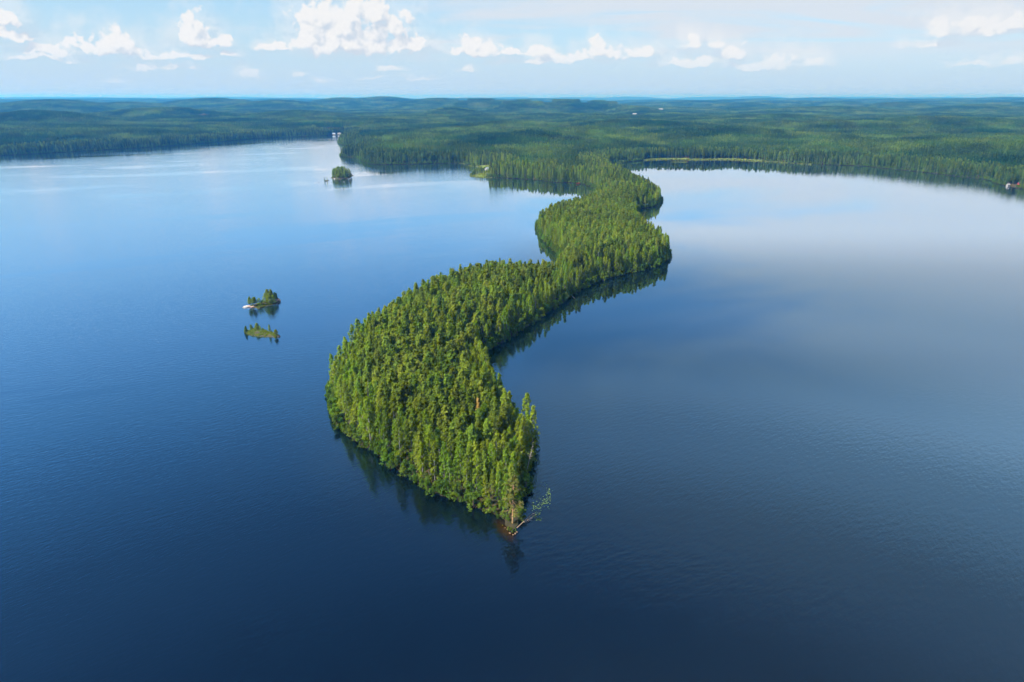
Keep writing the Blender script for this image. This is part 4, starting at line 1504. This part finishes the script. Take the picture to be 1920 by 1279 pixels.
def scatter(name, pts, idx, rz, sc, label):
    me = bpy.data.meshes.new(name)
    me.vertices.add(len(pts))
    me.vertices.foreach_set('co', np.asarray(pts, np.float32).ravel())
    a = me.attributes.new('pick', 'INT', 'POINT')
    a.data.foreach_set('value', np.asarray(idx, np.int32))
    a = me.attributes.new('turn', 'FLOAT_VECTOR', 'POINT')
    a.data.foreach_set('vector', np.c_[np.zeros((len(pts), 2)), rz].astype(np.float32).ravel())
    a = me.attributes.new('size', 'FLOAT', 'POINT')
    a.data.foreach_set('value', np.asarray(sc, np.float32))
    o = bpy.data.objects.new(name, me)
    COL.objects.link(o)
    g = bpy.data.node_groups.new(name, 'GeometryNodeTree')
    g.interface.new_socket('Geometry', in_out='INPUT', socket_type='NodeSocketGeometry')
    g.interface.new_socket('Geometry', in_out='OUTPUT', socket_type='NodeSocketGeometry')
    gi, go = g.nodes.new('NodeGroupInput'), g.nodes.new('NodeGroupOutput')
    ci = g.nodes.new('GeometryNodeCollectionInfo')
    ci.inputs['Collection'].default_value = proto
    ci.inputs['Separate Children'].default_value = True
    ci.inputs['Reset Children'].default_value = True
    ip = g.nodes.new('GeometryNodeInstanceOnPoints')
    ip.inputs['Pick Instance'].default_value = True

    def attr(nm, ty):
        n_ = g.nodes.new('GeometryNodeInputNamedAttribute')
        n_.data_type = ty
        n_.inputs['Name'].default_value = nm
        return n_.outputs['Attribute']
    g.links.new(gi.outputs[0], ip.inputs['Points'])
    g.links.new(ci.outputs[0], ip.inputs['Instance'])
    g.links.new(attr('pick', 'INT'), ip.inputs['Instance Index'])
    g.links.new(attr('turn', 'FLOAT_VECTOR'), ip.inputs['Rotation'])
    g.links.new(attr('size', 'FLOAT'), ip.inputs['Scale'])
    g.links.new(ip.outputs[0], go.inputs[0])
    md = o.modifiers.new('scatter', 'NODES')
    md.node_group = g
    return tag(o, label, kind='stuff')


# 1. the rest of the peninsula
rest = ~single
idx = np.array([IDX[NAMES[k]][int(v) % len(IDX[NAMES[k]])] for k, v in zip(kind[rest], var[rest])])
scatter('peninsula_forest', np.c_[XX[rest], YY[rest], zz[rest] - 0.05], idx, rotz[rest], scl[rest], 'green pine and birch wood on the peninsula behind its near lobe')


def in_wedge(x, y, margin=1.0):
    """land the photograph can see, with a generous margin to both sides"""
    return (np.abs(x) < 0.86 * y + 120 * margin) & (y > 0)


# 2. belt of trees behind all farther shores
sp = 3.6
V_ = []
for (x0, x1, y0, y1) in [(-1900, 1300, 500, 2450)]:
    xs = np.arange(x0, x1, sp)
    ys = np.arange(y0, y1, sp)
    gx_, gy_ = np.meshgrid(xs, ys)
    gx_, gy_ = gx_.ravel(), gy_.ravel()
    V_.append(np.c_[gx_, gy_])
q = np.concatenate(V_)
# quick cull with a coarse distance map
cs = 20.0
cxs = np.arange(-1960, 1360, cs)
cys = np.arange(440, 2520, cs)
CX, CY = np.meshgrid(cxs, cys)
CD = sdf(CX, CY).reshape(CX.shape)
ci_ = np.clip(((q[:, 0] - cxs[0]) / cs + 0.5).astype(int), 0, len(cxs) - 1)
cj_ = np.clip(((q[:, 1] - cys[0]) / cs + 0.5).astype(int), 0, len(cys) - 1)
cd = CD[cj_, ci_]
q = q[(cd > -20) & (cd < 75) & in_wedge(q[:, 0], q[:, 1])]
q += RNG.uniform(-1.4, 1.4, q.shape)
d_ = sdf(q[:, 0], q[:, 1])
pen = (q[:, 1] < yb) & (q[:, 0] > -140) & (q[:, 0] < 290)
BANDW = 55.0
kp = (d_ > 1.2) & (d_ < BANDW) & ~pen & ~in_clear(q[:, 0], q[:, 1])
reedy = (q[:, 0] > gp(1205, 300)[0]) & (q[:, 0] < gp(1420, 300)[0]) & (q[:, 1] > 1150)
kp &= ~(reedy & (d_ < 10))
for (bx, by) in BUILT:
    kp &= ~((np.abs(q[:, 0] - bx) < 4 + by * 0.004) & (q[:, 1] < by + 5) & (q[:, 1] > by - 0.02 * by))
q, d_ = q[kp], d_[kp]
rn = RNG.random(len(q))
stv = fbm(q[:, 0], q[:, 1], 90.0, 2, 61)
kk = np.where(rn < 0.30 + 0.3 * stv, 2, np.where(rn < 0.75, 0, 1))
kk = np.where((d_ < 6) & (rn < 0.6), 2, kk)
kk = np.where(d_ < 3.0, 3, kk)
ss = RNG.uniform(0.62, 1.10, len(q)) * np.where(d_ < 10, 0.8, 1.0) * (1 + 0.18 * fbm(q[:, 0], q[:, 1], 60.0, 2, 67))
# younger, lower trees on the meadow point
mx_, my_ = gp(905, 320, 0)
low = np.hypot(q[:, 0] - mx_, (q[:, 1] - my_) * 0.6) < 46
ss = np.where(low, ss * 0.45, ss)
zq = height(q[:, 0], q[:, 1], d_)
vr = RNG.integers(0, 1000, len(q))
fsel2 = ~fsel & in_wedge(FRX, FRY) & ~in_clear(FRX, FRY) & ~((FRX > gp(1205, 300)[0]) & (FRX < gp(1420, 300)[0]) & (FRY > 1150)) & (np.abs(FRX) < 1900)
nf_ = int(fsel2.sum())
q, d_ = np.r_[q, np.c_[FRX, FRY][fsel2]], np.r_[d_, np.full(nf_, 0.8)]
zq, kk, ss, vr = np.r_[zq, np.full(nf_, 0.15)], np.r_[kk, np.full(nf_, 3)], np.r_[ss, FRS[fsel2] * 1.1], np.r_[vr, RNG.integers(0, 1000, nf_)]
for (bx, by) in BUILT:
    k_ = ~((np.abs(q[:, 0] - bx) < 4 + by * 0.004) & (q[:, 1] < by + 5) & (q[:, 1] > by - 0.02 * by))
    q, d_, zq, kk, ss, vr = [w_[k_] for w_ in (q, d_, zq, kk, ss, vr)]
root_ = (q[:, 1] < 1290) & (q[:, 0] > -95) & (q[:, 0] < 190)      # the root of the peninsula keeps the lighter leaf colours
ss = np.where(root_ & (kk != 3) & ~(np.hypot(q[:, 0] - mx_, (q[:, 1] - my_) * 0.6) < 46), np.maximum(ss, 0.78), ss)
idx = np.array([(IDX if p_ else IDX2)[NAMES[k]][v % len(IDX[NAMES[k]])] for k, v, p_ in zip(kk, vr, root_)])
scatter('shore_forest', np.c_[q, zq - 0.05], idx, RNG.uniform(0, 6.28, len(q)), ss, 'dense mixed wood along the farther lake shores')
print('shore trees', len(q))

# 3. woods inland
V_, I_, R_, S_ = [], [], [], []


def inland(y0, y1, step, tiles, dmin, shrink=1.0):
    xs = np.arange(-y1 * 0.9, y1 * 0.9, step)
    ys = np.arange(y0, y1, step)
    gx_, gy_ = np.meshgrid(xs, ys)
    p = np.c_[gx_.ravel(), gy_.ravel()]
    p = p[in_wedge(p[:, 0], p[:, 1], 3)]
    p += RNG.uniform(-0.12, 0.12, p.shape) * step
    d_ = sdf(p[:, 0], p[:, 1])
    k_ = (d_ > dmin) & ~in_clear(p[:, 0], p[:, 1], 1.35)
    for (bx, by) in BUILT:
        k_ &= ~((np.abs(p[:, 0] - bx) < 28 + 0.005 * by) & (p[:, 1] < by + 26) & (p[:, 1] > by - 0.05 * by - 20))
    p, d_ = p[k_], d_[k_]
    # a few felled openings
    op_ = fbm(p[:, 0], p[:, 1], 260.0, 2, 83)
    p, d_ = p[op_ < 0.52], d_[op_ < 0.52]
    z_ = height(p[:, 0], p[:, 1], d_)
    V_.append(np.c_[p, z_ - 0.3])
    I_.append(np.array(tiles)[RNG.integers(0, len(tiles), len(p))])
    R_.append(RNG.integers(0, 4, len(p)) * (math.pi / 2))
    S_.append(RNG.uniform(0.86, 1.10, len(p)) * (1 + 0.12 * fbm(p[:, 0], p[:, 1], 300.0, 2, 91)))


inland(500, 4500, 37.0, TILE, BANDW + 12)
inland(4500, 13500, 82.0, FARTILE, 60)
V_, I_, R_, S_ = [np.concatenate(q_) for q_ in (V_, I_, R_, S_)]
scatter('inland_forest', V_, I_, R_, S_, 'boundless conifer forest rolling away to the blue hills')
print('stands', len(V_))

# ------------------------------------------------------------------ haze in the air
m_haze, n, out = new_mat('haze_air')
pvn = n.node('ShaderNodeVolumePrincipled')
pvn.inputs['Color'].default_value = c3(0.06, 0.40, 1.0)
pvn.inputs['Density'].default_value = 9.0e-5
pvn.inputs['Absorption Color'].default_value = c3(0.60, 0.66, 0.70)
pvn.inputs['Density Attribute'].default_value = ''
pvn.inputs['Anisotropy'].default_value = 0.2
m_haze.node_tree.links.new(pvn.outputs[0], out.inputs['Volume'])
x0, x1, y0, y1, z0, z1 = -34000, 34000, -4500, 36000, -7.5, 185.0
V_ = [(x, y, z) for z in (z0, z1) for (x, y) in ((x0, y0), (x1, y0), (x1, y1), (x0, y1))]
tag(mesh_obj('haze', V_, [(3, 2, 1, 0), (4, 5, 6, 7), (0, 1, 5, 4), (1, 2, 6, 5), (2, 3, 7, 6), (3, 0, 4, 7)], m_haze), 'thin blue haze over the far woods', kind='stuff')
